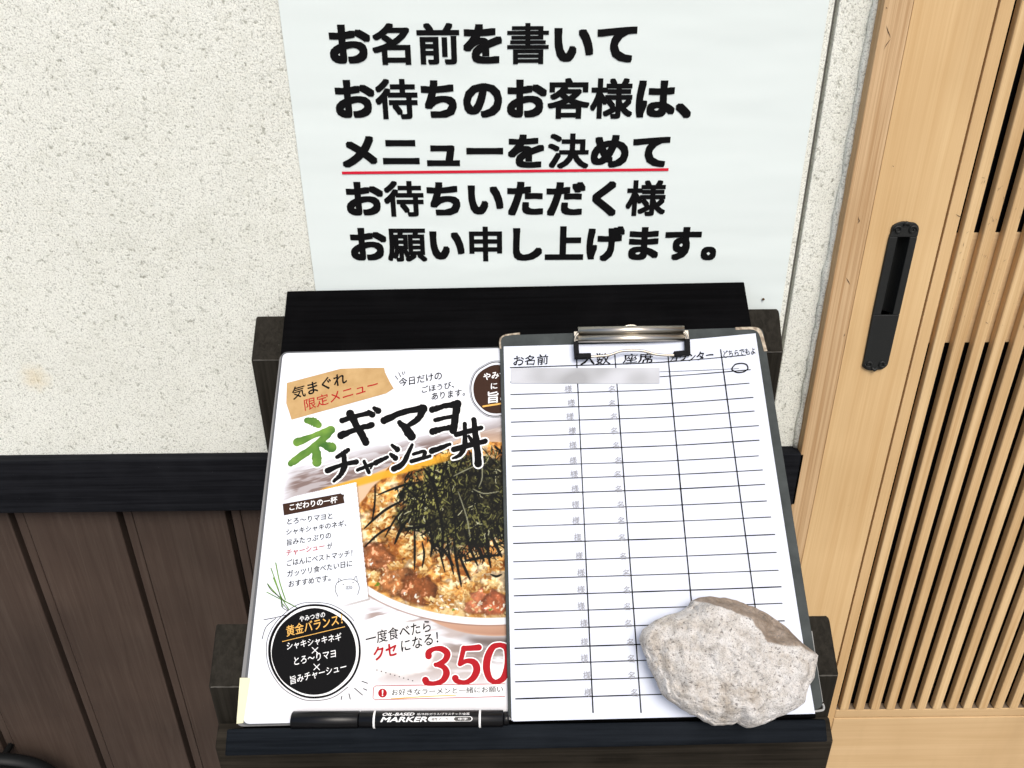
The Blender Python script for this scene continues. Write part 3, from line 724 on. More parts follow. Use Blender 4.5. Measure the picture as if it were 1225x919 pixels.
for q in [[(110, 230), (108, 320), (95, 400)], [(125, 275), (230, 235), (330, 215)], [(60, 430), (150, 350), (240, 300)], [(62, 515), (120, 460), (180, 420)], [(155, 470), (200, 390), (250, 330)], [(290, 420), (292, 520), (290, 620)], [(325, 490), (335, 550), (325, 610)], [(395, 480), (410, 550), (430, 630)], [(470, 470), (480, 560), (505, 695)], [(490, 540), (520, 610), (545, 665)], [(530, 580), (610, 560), (690, 550)], [(560, 480), (590, 540), (610, 580)], [(620, 430), (625, 520), (640, 610)], [(640, 450), (670, 520), (690, 560)], [(330, 150), (380, 230), (400, 330)], [(385, 130), (380, 260), (420, 420)], [(240, 230), (290, 280), (350, 330)], [(450, 200), (470, 330), (480, 480)], [(400, 330), (420, 440), (415, 560)], [(640, 640), (665, 650), (690, 640)], [(350, 480), (430, 540), (470, 600)], [(250, 430), (330, 420), (400, 380)], [(560, 130), (600, 230), (690, 300)], [(530, 170), (610, 190), (690, 180)], [(600, 100), (580, 230), (560, 330)], [(200, 500), (230, 430), (270, 380)], [(360, 420), (372, 500), (365, 560)], [(520, 430), (545, 520), (580, 600)], [(440, 470), (452, 560), (470, 640)], [(590, 430), (570, 500), (520, 560)]]:
    stroke([zz(*p) for p in q], r_.uniform(2.4, 4.2), (12, 13, 10), .97)
for q in [[(490, 260), (530, 380), (545, 470)], [(470, 190), (520, 165), (575, 140)], [(600, 130), (600, 200), (585, 240)], [(560, 250), (610, 270), (680, 260)]]:
    stroke([zz(*p) for p in q], 1.3, (150, 148, 118), .9)
# orange brush line under the title and the white text card
brushm = np.exp(-((PY - (590 - (PX - 383) * .285)) / 5.0) ** 6) * sst(380, 390, PX) * (1 - sst(515, 560, PX)); blend(np.clip(brushm * sst(.2, .35, vnoise(30, 3, 80, (2, .2)) + .12), 0, 1) * .95, (240, 172, 48))
card = [(352, 594), (426, 577), (440.5, 716), (346, 741), (334, 741), (334, 600)]
blend(polymask([(p[0] + 2, p[1] + 2) for p in card]) * .35 * sst(400, 425, PX), (120, 96, 76)); blend(polymask(card) * sst(334, 352, PX), (247, 249, 252))
blend((1 - sst(.9, 1.05, ell(478, 776, 54, 34, -.2) + (n4 - .5) * .5)) * .85, (249, 243, 236))
me = bpy.data.meshes.new('photo_print')
base_pts = np.zeros((Hn * Wn, 3))
# plane mapping, vectorised
rr = np.array(FWD)[None] + np.outer((PX.ravel() - CX) / F_PX, np.array(RIGHT)) - np.outer((PY.ravel() - CY) / F_PX, np.array(UP))
lift_ = HM + .00010
den = rr @ np.array(TN); k0 = (P0 + TN * lift_ - C0).dot(TN)
wp = np.array(C0)[None] + rr * (k0 / den)[:, None]
inv = np.array(wm(menu).inverted()); lp = wp @ inv[:3, :3].T + inv[:3, 3]
me.vertices.add(Hn * Wn); me.vertices.foreach_set('co', lp.astype(np.float32).ravel())
ii = np.arange(Hn * Wn).reshape(Hn, Wn); quads = np.stack([ii[1:, :-1], ii[1:, 1:], ii[:-1, 1:], ii[:-1, :-1]], -1).reshape(-1, 4)
# keep only what lies on the page
pu = (wp - np.array(P0)) @ np.array(TU); pv = (wp - np.array(P0)) @ np.array(TV)
okv = (pu > inner[1][0] + .004) & (pv < inner[1][1] - .003)
quads = quads[okv[quads].all(1)]
nq = len(quads); me.loops.add(nq * 4); me.loops.foreach_set('vertex_index', quads.ravel().astype(np.int32))
me.polygons.add(nq); me.polygons.foreach_set('loop_start', np.arange(0, nq * 4, 4, dtype=np.int32)); me.update(calc_edges=True); me.validate()
srgb = np.clip(img / 255, 0, 1).reshape(-1, 3); lc = np.where(srgb <= .04045, srgb / 12.92, ((srgb + .055) / 1.055) ** 2.4) * np.array([.715, .742, .80]) / np.array([.922, .930, .956])
at = me.color_attributes.new('ink', 'FLOAT_COLOR', 'POINT'); at.data.foreach_set('color', np.concatenate([lc, np.ones((len(lc), 1))], 1).astype(np.float32).ravel())
pm = mat('photo_ink', (.8, .8, .8), .5, .08); k = NT(pm); va = k.n('ShaderNodeVertexColor', layer_name='ink'); k.base(va.outputs[0]); me.materials.append(pm)
po = bpy.data.objects.new('bowl_photograph', me); COL.objects.link(po); po.parent = menu

# ---- printed shapes and lettering
L1, L2, L3, L4 = .00020, .00030, .00040, .00050
def a7(x, y): return (320 + x / 4.224, 420 + y / 4.224)
tagm = MB(); pxpoly(tagm, [a7(*q) for q in [(98, 162), (230, 127), (370, 90), (480, 86), (590, 85), (594, 108), (606, 132), (620, 160), (638, 190), (600, 215), (360, 282), (122, 348), (110, 310), (95, 265)]], mp, L1)
obj('kraft_label', tagm, M['kraft'], menu)
INK = {}
def ink(block, c): return INK.setdefault((block, c), MB())
def setb(block):
    global bk, rd, wt, gd
    bk, rd, wt, gd = (ink(block, c) for c in ('black_ink', 'price_red', 'white_ink', 'gold_ink'))
setb('tag')
HW = dict(wob=.035)
put_text(bk, '気まぐれ', (351, 479), (416, 459), 15, mp, .022, .12, lift=L2, **HW)
put_text(rd, '限定メニュー', (365, 492), (454, 465.5), 13.5, mp, .010, .12, lift=L2, **HW)
setb('greeting'); put_text(bk, '今日だけの', (478, 463), (529.5, 454), 10, mp, .015, .1, lift=L2, **HW)
put_text(bk, 'ごほうび、', (505, 470.5), (543.5, 464), 8, mp, .015, .1, lift=L2, **HW)
put_text(bk, 'あります。', (516.5, 479), (556.5, 473.5), 8.5, mp, .015, .1, lift=L2, **HW)
for a, b in (((473, 450), (476, 454)), ((477, 446), (479.5, 451)), ((481, 445), (482.5, 448.5)), ((484, 445), (484.5, 447))): brush(bk, [a, b], .9, mp, L2)
setb('brown badge')
# round brown badge at the clipboard's edge
bd = MB(); pxpoly(bd, ellipse_px(594.5, 466, 28.5, 29, wob=.02), mp, L2)
obj('round_badge', bd, M['brown_ink'], menu)
for rr_, w_ in ((31.5, 1.0), (33, .5)):
    e = ellipse_px(594.5, 466, rr_, rr_ + .6, 40, wob=.03); brush(bk, e + [e[0]], w_, mp, L1)
put_text(wt, 'やみつき', (579, 455.5), (616, 450), 8.5, mp, .02, .1, lift=L3); put_text(wt, 'に', (587.5, 466), (595.5, 465), 7, mp, .02, .1, lift=L3)
put_text(wt, '旨み', (584, 483), (614, 480), 14, mp, .03, .1, lift=L3); brush(gd, [(578, 486.5), (600, 483)], 2, mp, L3)
# brush lettering of the title
def b2(x, y, w=1): return (300 + x / 3.535, 400 + y / 3.535, w)
title = [  # (points in photo px with width factor), width px
 ('g', [a7(200, 352) + (.8,), a7(232, 358) + (1.1,), a7(258, 374) + (.9,)], 7.5), ('g', [a7(150, 462) + (1.1,), a7(235, 428) + (.7,), a7(318, 400) + (1.1,)], 7.5),
 ('g', [a7(322, 400) + (1.1,), a7(240, 482) + (.95,), a7(165, 535) + (1,), a7(118, 570) + (.8,)], 7.5), ('g', [a7(242, 478) + (.8,), a7(248, 520) + (1.1,), a7(250, 562) + (1.2,)], 8), ('g', [a7(272, 470) + (.8,), a7(325, 488) + (1.3,)], 7.5),
 ('k', [a7(378, 352) + (1.1,), a7(440, 332) + (.85,), a7(508, 316) + (1,)], 5.5), ('k', [a7(372, 428) + (1.3,), a7(440, 400) + (.9,), a7(528, 374) + (1,)], 6), ('k', [a7(418, 318) + (1.2,), a7(455, 385) + (1,), a7(497, 462) + (1.1,)], 7), ('k', [a7(512, 308) + (.7,), a7(530, 322) + (1.1,)], 6), ('k', [a7(540, 290) + (.7,), a7(560, 303) + (1.1,)], 6),
 ('k', [a7(590, 352) + (1.2,), a7(680, 312) + (.9,), a7(782, 290) + (1.2,)], 6.5), ('k', [a7(788, 292) + (1.2,), a7(760, 345) + (.9,), a7(692, 388) + (.6,)], 7), ('k', [a7(668, 362) + (.7,), a7(700, 395) + (1.1,), a7(728, 432) + (1.2,)], 7.5),
 ('k', [a7(832, 298) + (1.1,), a7(890, 280) + (.9,), a7(958, 268) + (1.2,)], 6), ('k', [a7(960, 268) + (1.2,), a7(950, 330) + (1,), a7(938, 402) + (1.1,)], 7), ('k', [a7(848, 350) + (1,), a7(935, 330) + (.9,)], 4.5), ('k', [a7(835, 408) + (1.2,), a7(885, 395) + (.9,), a7(940, 385) + (1,)], 6),
 ('k', [b2(365, 520, .8), b2(390, 505, 1), b2(412, 490, .9)], 5), ('k', [b2(325, 577, 1.2), b2(385, 553, .8), b2(447, 540, 1.1)], 5), ('k', [b2(395, 510, .8), b2(396, 560, 1.1), b2(380, 595, .9), b2(352, 622, .6)], 5.5),
 ('k', [b2(452, 575, 1), b2(515, 550, 1)], 3.8), ('k', [b2(515, 548, .9), b2(508, 568, .6)], 3.5), ('k', [b2(480, 538, .9), b2(500, 585, 1)], 4),
 ('k', [b2(528, 545, 1.2), b2(578, 520, .8)], 4.6), ('k', [b2(598, 470, .7), b2(620, 488, 1.2)], 5), ('k', [b2(592, 508, .7), b2(612, 524, 1.2)], 5), ('k', [b2(605, 570, 1.1), b2(645, 545, 1), b2(683, 468, .6)], 5.5),
 ('k', [b2(688, 508, .9), b2(735, 496, 1), b2(730, 525, 1)], 3.8), ('k', [b2(680, 538, 1.1), b2(758, 516, .9)], 4), ('k', [b2(765, 495, 1.3), b2(842, 466, .8)], 4.6),
 ('k', [b2(870, 425, 1.1), b2(975, 396, .9)], 5), ('k', [b2(858, 488, 1.1), b2(992, 452, 1)], 5.2), ('k', [b2(905, 380, .9), b2(905, 470, 1), b2(885, 510, .9), b2(855, 525, .5)], 5), ('k', [b2(943, 362, .9), b2(955, 460, 1.1), b2(962, 548, 1.3)], 6), ('k', [b2(922, 432, .8), b2(934, 450, 1.1)], 4)]
kt, gt, halo = MB(), MB(), MB()
for n_i, (cflag, pts, w) in enumerate(title):
    brush(gt if cflag == 'g' else kt, pts, w * 1.22, mp, L3 + n_i * 4e-6, rough=.26)
    brush(halo, pts, w * 1.22, mp, L1 + n_i * 2e-6, grow=1.7)
obj('title_halo', halo, M['white_ink'], menu); obj('title_lettering', kt, M['black_ink'], menu); obj('green_lettering', gt, M['green_ink'], menu)
# card text
setb('card')
def c5(x, y): return (330 + x / 5.106, 560 + y / 5.106)
br = MB(); pxpoly(br, [c5(*q) for q in [(42, 220), (220, 188), (398, 155), (404, 162), (418, 163), (414, 182), (418, 200), (420, 214), (230, 255), (50, 290)]], mp, L2)
put_text(wt, 'こだわりの一杯', c5(85, 262), c5(378, 212), 8, mp, .02, .05, lift=L3)
for s_, a, b, h, tgt in (('とろ〜りマヨと', (70, 347), (348, 310), 7.2, bk), ('シャキシャキのネギ、', (65, 412), (432, 356), 7.6, bk), ('旨みたっぷりの', (68, 476), (340, 430), 7.8, bk), ('チャーシュー', (65, 540), (300, 496), 7.2, rd), ('が', (316, 497), (348, 490), 7, bk),
                      ('ごはんにベストマッチ！', (68, 602), (470, 538), 8, bk), ('ガッツリ食べたい日に', (70, 668), (468, 602), 8, bk), ('おすすめです。', (78, 730), (335, 690), 7.6, bk)):
    put_text(tgt, s_, c5(*a), c5(*b), h, mp, .016, .08, lift=L2, wob=.025)
# sketched pig
setb('pig')
e = [c5(*q) for q in [(380, 785), (363, 745), (372, 705), (395, 690), (430, 680), (470, 680), (500, 700), (510, 735), (500, 775)]]; brush(bk, e, .7, mp, L2)
for q in ([(383, 700), (382, 675), (402, 688)], [(478, 680), (492, 660), (498, 695)], [(430, 738), (432, 725), (460, 722), (463, 736), (432, 740)]): brush(bk, [c5(*p) for p in q], .6, mp, L2)
for q in ((412, 712), (472, 700), (440, 732), (453, 730)): pxpoly(bk, ellipse_px(*c5(*q), .7, .8, 8), mp, L2)
# leek sketch
lk = MB()
for q, w in (([(225, 140), (255, 225), (275, 300)], 1.2), ([(245, 118), (262, 200), (285, 270)], 1.4), ([(235, 180), (268, 260), (300, 312)], 1.1), ([(208, 240), (262, 268), (330, 302)], 1.1), ([(210, 205), (262, 262), (320, 298)], 1.3)):
    brush(lk, [(260 + p[0] / 3.5, 640 + p[1] / 3.5) for p in q], w, mp, L2)
obj('leek_sketch', lk, M['green_ink'], menu)
setb('sketch lines')
for q in ([(195, 355), (240, 347), (290, 335)], [(245, 350), (205, 385), (188, 435)], [(275, 290), (298, 316)], [(300, 285), (334, 305)], [(210, 205), (225, 230), (262, 262)], [(268, 262), (270, 300), (295, 318)]):
    brush(bk, [(260 + p[0] / 3.5, 640 + p[1] / 3.5) for p in q], .8, mp, L2)
# black round badge
setb('black badge')
def d6(x, y): return (310 + x / 6.564, 710 + y / 6.564)
ringb = MB(); pxpoly(ringb, ellipse_px(376.5, 779, 55.5, 56.5, 64, .3, .015), mp, L1)
obj('badge_ring', ringb, M['black_ink'], menu)
rw_ = MB(); pxpoly(rw_, ellipse_px(376.8, 779, 52.6, 54.2, 64, .3, .02), mp, L1 + .00005); obj('badge_gap', rw_, M['white_ink'], menu)
pxpoly(bk, ellipse_px(375.8, 779.5, 50.4, 51.8, 64, .3, .02), mp, L1 + .0001)
for rr_, w_, c0_ in ((58.2, .7, .9), (54.0, .6, 2.2)):
    e = ellipse_px(376.8, 779, rr_, rr_ * 1.015, 60, .3, .03); brush(bk, e[5:52], w_, mp, L1 + .00012)
put_text(wt, 'やみつきの', d6(320, 224), d6(520, 186), 6.5, mp, .012, .08, lift=L3)
put_text(gd, '黄金バランス！', d6(218, 342), d6(660, 240), 13, mp, .014, .05, lift=L3); brush(gd, [d6(185, 378), d6(672, 262)], .8, mp, L3)
put_text(wt, 'シャキシャキネギ', d6(220, 447), d6(650, 370), 9.5, mp, .008, .06, lift=L3)
put_text(wt, 'とろ〜りマヨ', d6(278, 565), d6(606, 500), 9.5, mp, .008, .06, lift=L3)
put_text(wt, '旨みチャーシュー', d6(250, 717), d6(690, 605), 10, mp, .008, .06, lift=L3)
for (x, y) in ((440, 447), (453, 578)):
    for s_ in (-1, 1): brush(wt, [d6(x - 22, y - s_ * 22), d6(x + 22, y + s_ * 22)], .9, mp, L3 + (s_ + 1) * 1e-5)
setb('ticks')
for q in ([(750, 745), (812, 798)], [(808, 690), (852, 706)], [(820, 748), (846, 760)], [(706, 788), (716, 830)], [(650, 808), (645, 832)]): brush(bk, [d6(*p) for p in q], 1.0, mp, L2)
# price block
setb('slogan')
def e6(x, y, *w): return (420 + x / 6.447, 730 + y / 6.447) + w
put_text(bk, '一度食べたら', e6(118, 275), e6(622, 165), 15, mp, .012, .08, lift=L2, **HW)
put_text(rd, 'クセ', e6(182, 395), e6(365, 345), 16, mp, .034, .1, lift=L2, **HW)
put_text(bk, 'になる！', e6(392, 325), e6(682, 252), 14, mp, .012, .1, lift=L2, **HW)
for i in range(9): pxpoly(bk, ellipse_px(451 + (493.7 - 451) * i / 8, 801.7 + 12.8 * i / 8, .75, .75, 8), mp, L2)
fig, fh = MB(), MB()
digits = [[(598, 355, 1.1), (600, 325, 1), (640, 300, .75), (700, 300, 1), (742, 335, 1.1), (722, 390, .95), (655, 424, .7)], [(652, 420, .7), (715, 440, .9), (736, 490, 1.15), (705, 545, .95), (640, 566, .75), (585, 560, .95), (574, 540, 1.15)],
          [(985, 288, 1.05), (940, 292, .95), (868, 296, .9)], [(870, 292, .85), (856, 350, .8), (842, 410, .8)], [(840, 416, .8), (895, 392, .8), (950, 405, 1.1), (970, 460, 1.2), (940, 525, 1.05), (880, 558, .8), (820, 548, .9), (804, 525, 1.15)],
          [(1150, 268, .8), (1095, 285, 1), (1055, 360, 1.2), (1045, 450, 1.2), (1070, 530, 1), (1115, 556, .75)], [(1115, 556, .75), (1170, 530, 1), (1205, 450, 1.2), (1212, 360, 1.2), (1195, 290, 1), (1150, 268, .8)]]
for i, q in enumerate(digits):
    pp = [e6(*p) for p in q]; brush(fig, pp, 7.3, mp, L3 + i * 5e-6); brush(fh, pp, 7.3, mp, L1 + i * 4e-6, grow=1.3)
obj('price_halo', fh, M['white_ink'], menu); obj('price_figures', fig, M['price_red'], menu)
bx = [(449.5, 820.8), (604, 818.2), (604, 833.2), (449, 837.2), (446.4, 835), (446.9, 823)]
wb_ = MB(); pxpoly(wb_, bx, mp, L1 + .00006); obj('note_panel', wb_, M['white_ink'], menu)
ob = MB(); brush(ob, bx + [bx[0]], .8, mp, L2, curve=False); pxpoly(ob, ellipse_px(457.7, 829.3, 5.3, 5.4, 24), mp, L2 + .00003); obj('note_outline', ob, M['price_red'], menu)
setb('note')
put_text(wt, '!', (456.9, 832.8), (458.6, 832.7), 7.4, mp, .03, lift=L3)
put_text(bk, 'お好きなラーメンと一緒にお願い', (468.5, 832.3), (602, 828.2), 7.6, mp, .014, .0, lift=L2)
brush(gd, [(468, 836.2), (505, 833.6), (545, 831.8)], 1.3, mp, L1 + .00008)
obj('brown_label', br, M['brown_ink'], menu)
for (blk, c_), m_ in INK.items():
    if m_.v: obj({'pig': 'pig_sketch', 'sketch lines': 'line_drawing', 'ticks': 'line_drawing'}.get(blk, 'lettering'), m_, M[c_], menu)

# yellow tape tab at the menu's lower left edge
tp = MB(); tp.slab([T(287, 811, HM + .0003), T(283, 866, HM + .0003), T(291, 865, HM + .0003), T(299.5, 811, HM + .0003)][::1], TN, .00012)
to = obj('sticky_tab', tp, M['tape'], None, loc=T(290, 866, HM), rot=TM); tag(to, 'pale yellow paper tab stuck on lower left edge of the rice bowl menu', 'sticky tab')

# ================================================================== CLIPBOARD
HC0, HC1 = -.0042, -.0007
cb = [uv(T(*p, HC1)) for p in ((597.5, 401), (608, 863), (986, 849), (912.5, 391))]
board = thing('clipboard', T3((cb[1][0] + cb[2][0]) / 2, cb[1][1], HC0), 'dark grey clipboard with a metal clip at its top, beside the menu', 'clipboard', TM)
obj('backing_board', MB().slab([T3(p.x, p.y, HC0) for p in rounded(cb, .007)], TN, HC1 - HC0), M['clip_cover'], board, .0006)
def edge_strip(px_pts, w, name, lbl):
    m = MB(); pts = [T(x, y, HC1 - .0008) for x, y in smooth_path(px_pts, 5)]
    m.tube(pts, w, 7); obj(name, m, M['worn_edge'] if 'beige' in lbl else M['worn_edge2'], board, smooth=True, label=lbl)
edge_strip([(599, 418), (598.5, 408), (601, 403.5), (607, 401.2), (622, 399.3)], .0011, 'binding', 'worn beige binding at the top left corner')
cnr = MB()
outer_ = smooth_path([(880, 391.6), (898, 391.2), (906, 392), (911, 396), (914, 405), (918, 420)], 4); inner_ = smooth_path([(880, 394.8), (896, 394.2), (903, 395.3), (907.5, 399), (910.5, 407), (914, 420.5)], 4)
po_, pi_ = [T(*p, HC1 + .0004) for p in outer_], [T(*p, HC1 + .0004) for p in inner_]; n = len(po_)
cnr.add(po_ + pi_, [(i, n + i, n + i + 1, i + 1) for i in range(n - 1)])
obj('corner_tape', cnr, M['worn_edge'], board, label='tan worn patch on the top right corner')
M['worn_edge2'] = mat('frayed_grey', (.33, .33, .32), .7, .2)
edge_strip([(984, 842), (985.6, 846), (984, 849.5), (976, 850.8), (966, 851.6)], .0008, 'binding', 'frayed pale binding at the bottom right corner')
edge_strip([(971, 755), (976, 790), (984, 840)], .0004, 'binding', 'pale scuffed right edge')
# clip
HK = .0045
clip = MB(); prof = []
for t in np.linspace(-.3, math.pi + .1, 12): prof.append((-.0038 * math.cos(t), .0036 * math.sin(t) + .0022))
prof2 = [(.0040 + .0034 - .0034 * math.cos(t), .0026 * math.sin(t) + .0022) for t in np.linspace(.15, math.pi + .35, 12)]
cA, cB = T(691.5, 401.5, HK), T(818.5, 399.8, HK); dA = (cB - cA).normalized(); dV = TN.cross(dA) * -1
if dV.dot(TV) < 0: dV = -dV
full = [(a - .0042, b) for a, b in prof] + [(a - .0042, b) for a, b in prof2]
vs = []; n = len(full)
for P in (cA, cB): vs += [P + dV * a + TN * (b - .002) for a, b in full]
clip.add(vs, [(i, i + 1, n + i + 1, n + i) for i in range(n - 1)])
co = obj('clip', clip, M['nickel'], board, smooth=True); sol = co.modifiers.new('t', 'SOLIDIFY'); sol.thickness = .0006
base = MB().slab([T(686, 398, HC1), T(686.5, 409, HC1), T(824, 407, HC1), T(823, 396.5, HC1)], TN, .0025); obj('clip_base', base, M['nickel'], co, .0005)
wr = MB()
wire = [(692, 399), (688.5, 403), (687.5, 410), (688.5, 420), (691, 426), (700, 427.5), (712, 426.5), (728, 425), (742, 420.5), (756, 419.3), (770, 420.2), (784, 424), (798, 425.2), (812, 424.6), (821, 423.5), (823.5, 417), (822.5, 408), (821, 401), (817.5, 397.5)]
wr.tube([T(x, y, HK + .0022) for x, y in smooth_path(wire, 5)], .0011, 8); obj('wire', wr, M['steel'], co, smooth=True)
rg = MB(); e = [T(x, y, .002) for x, y in smooth_path([(744, 395), (748, 390.6), (755, 389.3), (761, 390.4), (765, 394.5)], 5)]; rg.tube(e, .0008, 8); obj('hanging_ring', rg, M['nickel'], co, smooth=True)
for q in ([(689, 411), (690, 426.5), (707, 426)], [(822, 408), (822.5, 422.5), (806, 424)]):
    rb = MB()
    for a, b in ((q[0], q[1]), (q[1], q[2])):
        A, B = T(*a, HK + .0022), T(*b, HK + .0022); d = (B - A).normalized(); sd_ = TN.cross(d) * .0021; A = A - d * .0012; B = B + d * .0021 if b is q[1] else B
        rb.hexa([A - sd_ - TN * .0024, B - sd_ - TN * .0024, B + sd_ - TN * .0024, A + sd_ - TN * .0024, A - sd_ + TN * .0022, B - sd_ + TN * .0022, B + sd_ + TN * .0022, A + sd_ + TN * .0022])
    obj('rubber_tip', rb, M['rubber'], co, .0006)

# ================================================================== WAITING LIST
pTL, pBL = uv(T(602.5, 414.5, 0)), uv(T(612, 862, 0))
dd = Vector((pBL[0] - pTL[0], pBL[1] - pTL[1])); PL = dd.length; dd /= PL; rt = Vector((dd.y, -dd.x)); PWD = .2115
def curl(s, t):
    a = min(max((s - .50) / .5, 0), 1); a = a * a * (1.6 - .6 * a)
    return a * (.0105 * max(1 - t * 1.25, 0) ** 1.1 + .0018) 
def PS(s, t, lift=0): return T3(pTL[0] + rt.x * s * PWD + dd.x * t * PL, pTL[1] + rt.y * s * PWD + dd.y * t * PL, curl(s, t) + lift)
def st_of(px, py):
    h = 0
    for _ in range(12):
        a = uv(T(px, py, h)); q = Vector((a[0] - pTL[0], a[1] - pTL[1])); s, t = q.dot(rt) / PWD, q.dot(dd) / PL; h = h * .3 + .7 * curl(s, t)
    return s, t
def pp(px, py): return PS(*st_of(px, py))
lst = thing('waiting_list', PS(.5, 1, -.0005), 'white ruled sign-up sheet with Japanese column heads held on the clipboard', 'paper', TM)
sh = MB(); nx, nz = 28, 36
sh.add([PS(i / nx, j / nz, -.0003) for j in range(nz + 1) for i in range(nx + 1)], [((j + 1) * (nx + 1) + i, (j + 1) * (nx + 1) + i + 1, j * (nx + 1) + i + 1, j * (nx + 1) + i) for j in range(nz) for i in range(nx)])
so = obj('sheet', sh, M['paper'], lst, smooth=True)
sh2 = MB(); sh2.add([PS(i / nx, j / nz, -.0003 - curl(i / nx, j / nz) * .25 - .0002) + TU * (.0006 + .0004 * j / nz) + TV * .0006 for j in range(nz + 1) for i in range(nx + 1)], sh.f[:])
so2 = obj('lower_sheet', sh2, M['paper'], lst, smooth=True)
ln, pc, pc2 = MB(), MB(), MB()
def pline(a, b, w, mb=None, n=26, wobl=.0012, lift=.0001):
    (s0_, t0_), (s1_, t1_) = a, b; mb = mb or ln; sd_ = random.random() * 99; ps = []
    for i in range(n + 1):
        f = i / n; ps.append((s0_ + (s1_ - s0_) * f + (t1_ != t0_) * 0, t0_ + (t1_ - t0_) * f, f))
    L_, R_ = [], []
    d = Vector(((s1_ - s0_) * PWD, (t1_ - t0_) * PL)).normalized(); nn = Vector((-d.y / PWD, d.x / PL))
    for s_, t_, f in ps:
        o_ = noise.noise(Vector((f * 3, sd_, 0))) * wobl * .6; ww = w * (1 + .35 * noise.noise(Vector((f * 7, sd_, 5))))
        L_.append(PS(s_ + nn.x * (o_ * PL * .5 + ww), t_ + nn.y * (o_ * PL * .5 + ww), lift)); R_.append(PS(s_ + nn.x * (o_ * PL * .5 - ww), t_ + nn.y * (o_ * PL * .5 - ww), lift))
    mb.add(L_ + R_, [(i, n + 1 + i, n + 2 + i, i + 1) for i in range(n)])
rows = [439.7, 457, 472, 489, 505, 522, 539.5, 557.6, 574, 591.5, 610.5, 629.8, 650, 672, 692.5, 712.7, 732.6, 753, 775.4, 795, 815.5, 836]
rt_ = []
for i, y in enumerate(rows):
    f = i / (len(rows) - 1); xl = 610 + 6.5 * f
    s_, t_ = st_of(xl, y); rt_.append(t_)
    pline((s_, t_ + .0005), (.955 + random.uniform(-.01, .01), t_ - .0035 + random.uniform(-.001, .001)), .00034 if i % 3 else .0004, lift=.0001)
pline((st_of(712, 445)[0], st_of(712, 445)[1]), (st_of(884, 441)[0], st_of(884, 441)[1]), .0002, lift=.00013)
for a, b in (((689.5, 424), (709.5, 853)), ((735.5, 424), (767, 853)), ((799, 424), (840, 853)), ((862, 418), (921, 850))):
    pline(st_of(*a), st_of(*b), .00044, n=40, wobl=.0008, lift=.00016)
HND = dict(wob=.095)
def head(*a_, **k_):
    m_ = MB(); put_text(m_, *a_, **k_); obj('header_lettering', m_, M['pen_ink'], lst)
head('お名前', (614, 437.6), (656.5, 436.6), 12.5, pp, .018, .1, lift=.0002, **HND)
head('人数', (695, 437), (730.5, 436), 14, pp, .016, .1, lift=.0002, **HND)
head('座席', (745, 435), (783, 434), 11.5, pp, .016, .1, lift=.0002, **HND)
head('カウンター', (801.5, 433.5), (854.5, 430), 10, pp, .022, .15, lift=.0002, **HND)
head('どちらでもよ', (866, 428), (904, 424), 8.5, pp, .016, .1, lift=.0002, **HND)
e = ellipse_px(885.5, 440.3, 9.4, 5.6, 20, -.05, .12); obj('ring_mark', brush(MB(), e + [e[0], e[1]], 1.5, pp, .00022), M['pen_ink'], lst)
for i in range(2, len(rows)):
    y = rows[i] - 2.2; f = (rows[i] - 457) / 379; x1 = 681 + 22 * f + random.uniform(-1.5, 1.5); x2 = 732 + 26.5 * f + random.uniform(-1.5, 1.5)
    put_text(pc, '様', (x1 - 5.0, y), (x1 + 4.0, y - .4), 8.5 + 1.5 * f, pp, .008, .05, lift=.0002, wob=.07, copies=3)
    put_text(pc2, '名', (x2 - 4.4, y), (x2 + 3.6, y - .4), 8 + 1.5 * f, pp, .008, .05, lift=.0002, wob=.07, copies=3)
obj('ruled_lines', ln, M['pen_ink'], lst); obj('pencil_lettering', pc, M['pencil'], lst); obj('pencil_lettering', pc2, M['pencil'], lst)
cs = [st_of(*q) for q in ((611.5, 440.5), (611.5, 459), (789, 459), (789, 440))]  # grey strip added to stand in for a blurred-out name
cv = MB(); N_ = 20
cv.add([PS(cs[0][0] + (cs[3][0] - cs[0][0]) * i / N_, cs[0][1] + (cs[3][1] - cs[0][1]) * i / N_, .0003) for i in range(N_ + 1)] + [PS(cs[1][0] + (cs[2][0] - cs[1][0]) * i / N_, cs[1][1] + (cs[2][1] - cs[1][1]) * i / N_, .0003) for i in range(N_ + 1)], [(N_ + 1 + i, N_ + 2 + i, i + 1, i) for i in range(N_)])
obj('grey_strip', cv, M['grey_strip'], lst, label='added grey strip standing in for a blurred-out name')

# ================================================================== ROCK
HR = .016
outl = [(768, 753), (765, 767), (772, 786), (786, 816), (791, 831), (805, 841), (832, 857), (854, 868), (881, 865), (893, 871), (909, 868), (928, 859), (946, 852), (962, 841), (969, 820), (975, 802), (978, 784), (960, 770), (946, 753), (923, 737), (897, 724), (864, 715), (842, 714), (826.5, 719), (824, 725), (813, 732), (791, 739), (774, 749)]
oc = np.array([uv(T(*p, HR))[:2] for p in outl]); ctr = np.array(uv(T(872, 793, HR))[:2])
ang = np.arctan2(oc[:, 1] - ctr[1], oc[:, 0] - ctr[0]); rad_ = np.hypot(*(oc - ctr).T); o_ = np.argsort(ang); ang, rad_ = ang[o_], rad_[o_]
def Rof(t): return np.interp(t, np.concatenate([ang - 2 * np.pi, ang, ang + 2 * np.pi]), np.tile(rad_, 3))
def sdl(px, py, qx, qy):                   # signed distance (m) right of a line in tray uv
    a, b = np.array(uv(T(*px, .03))[:2]), np.array(uv(T(*py, .03))[:2]); d = (b - a) / np.linalg.norm(b - a); return lambda P: (P[0] - a[0]) * d[1] - (P[1] - a[1]) * d[0]
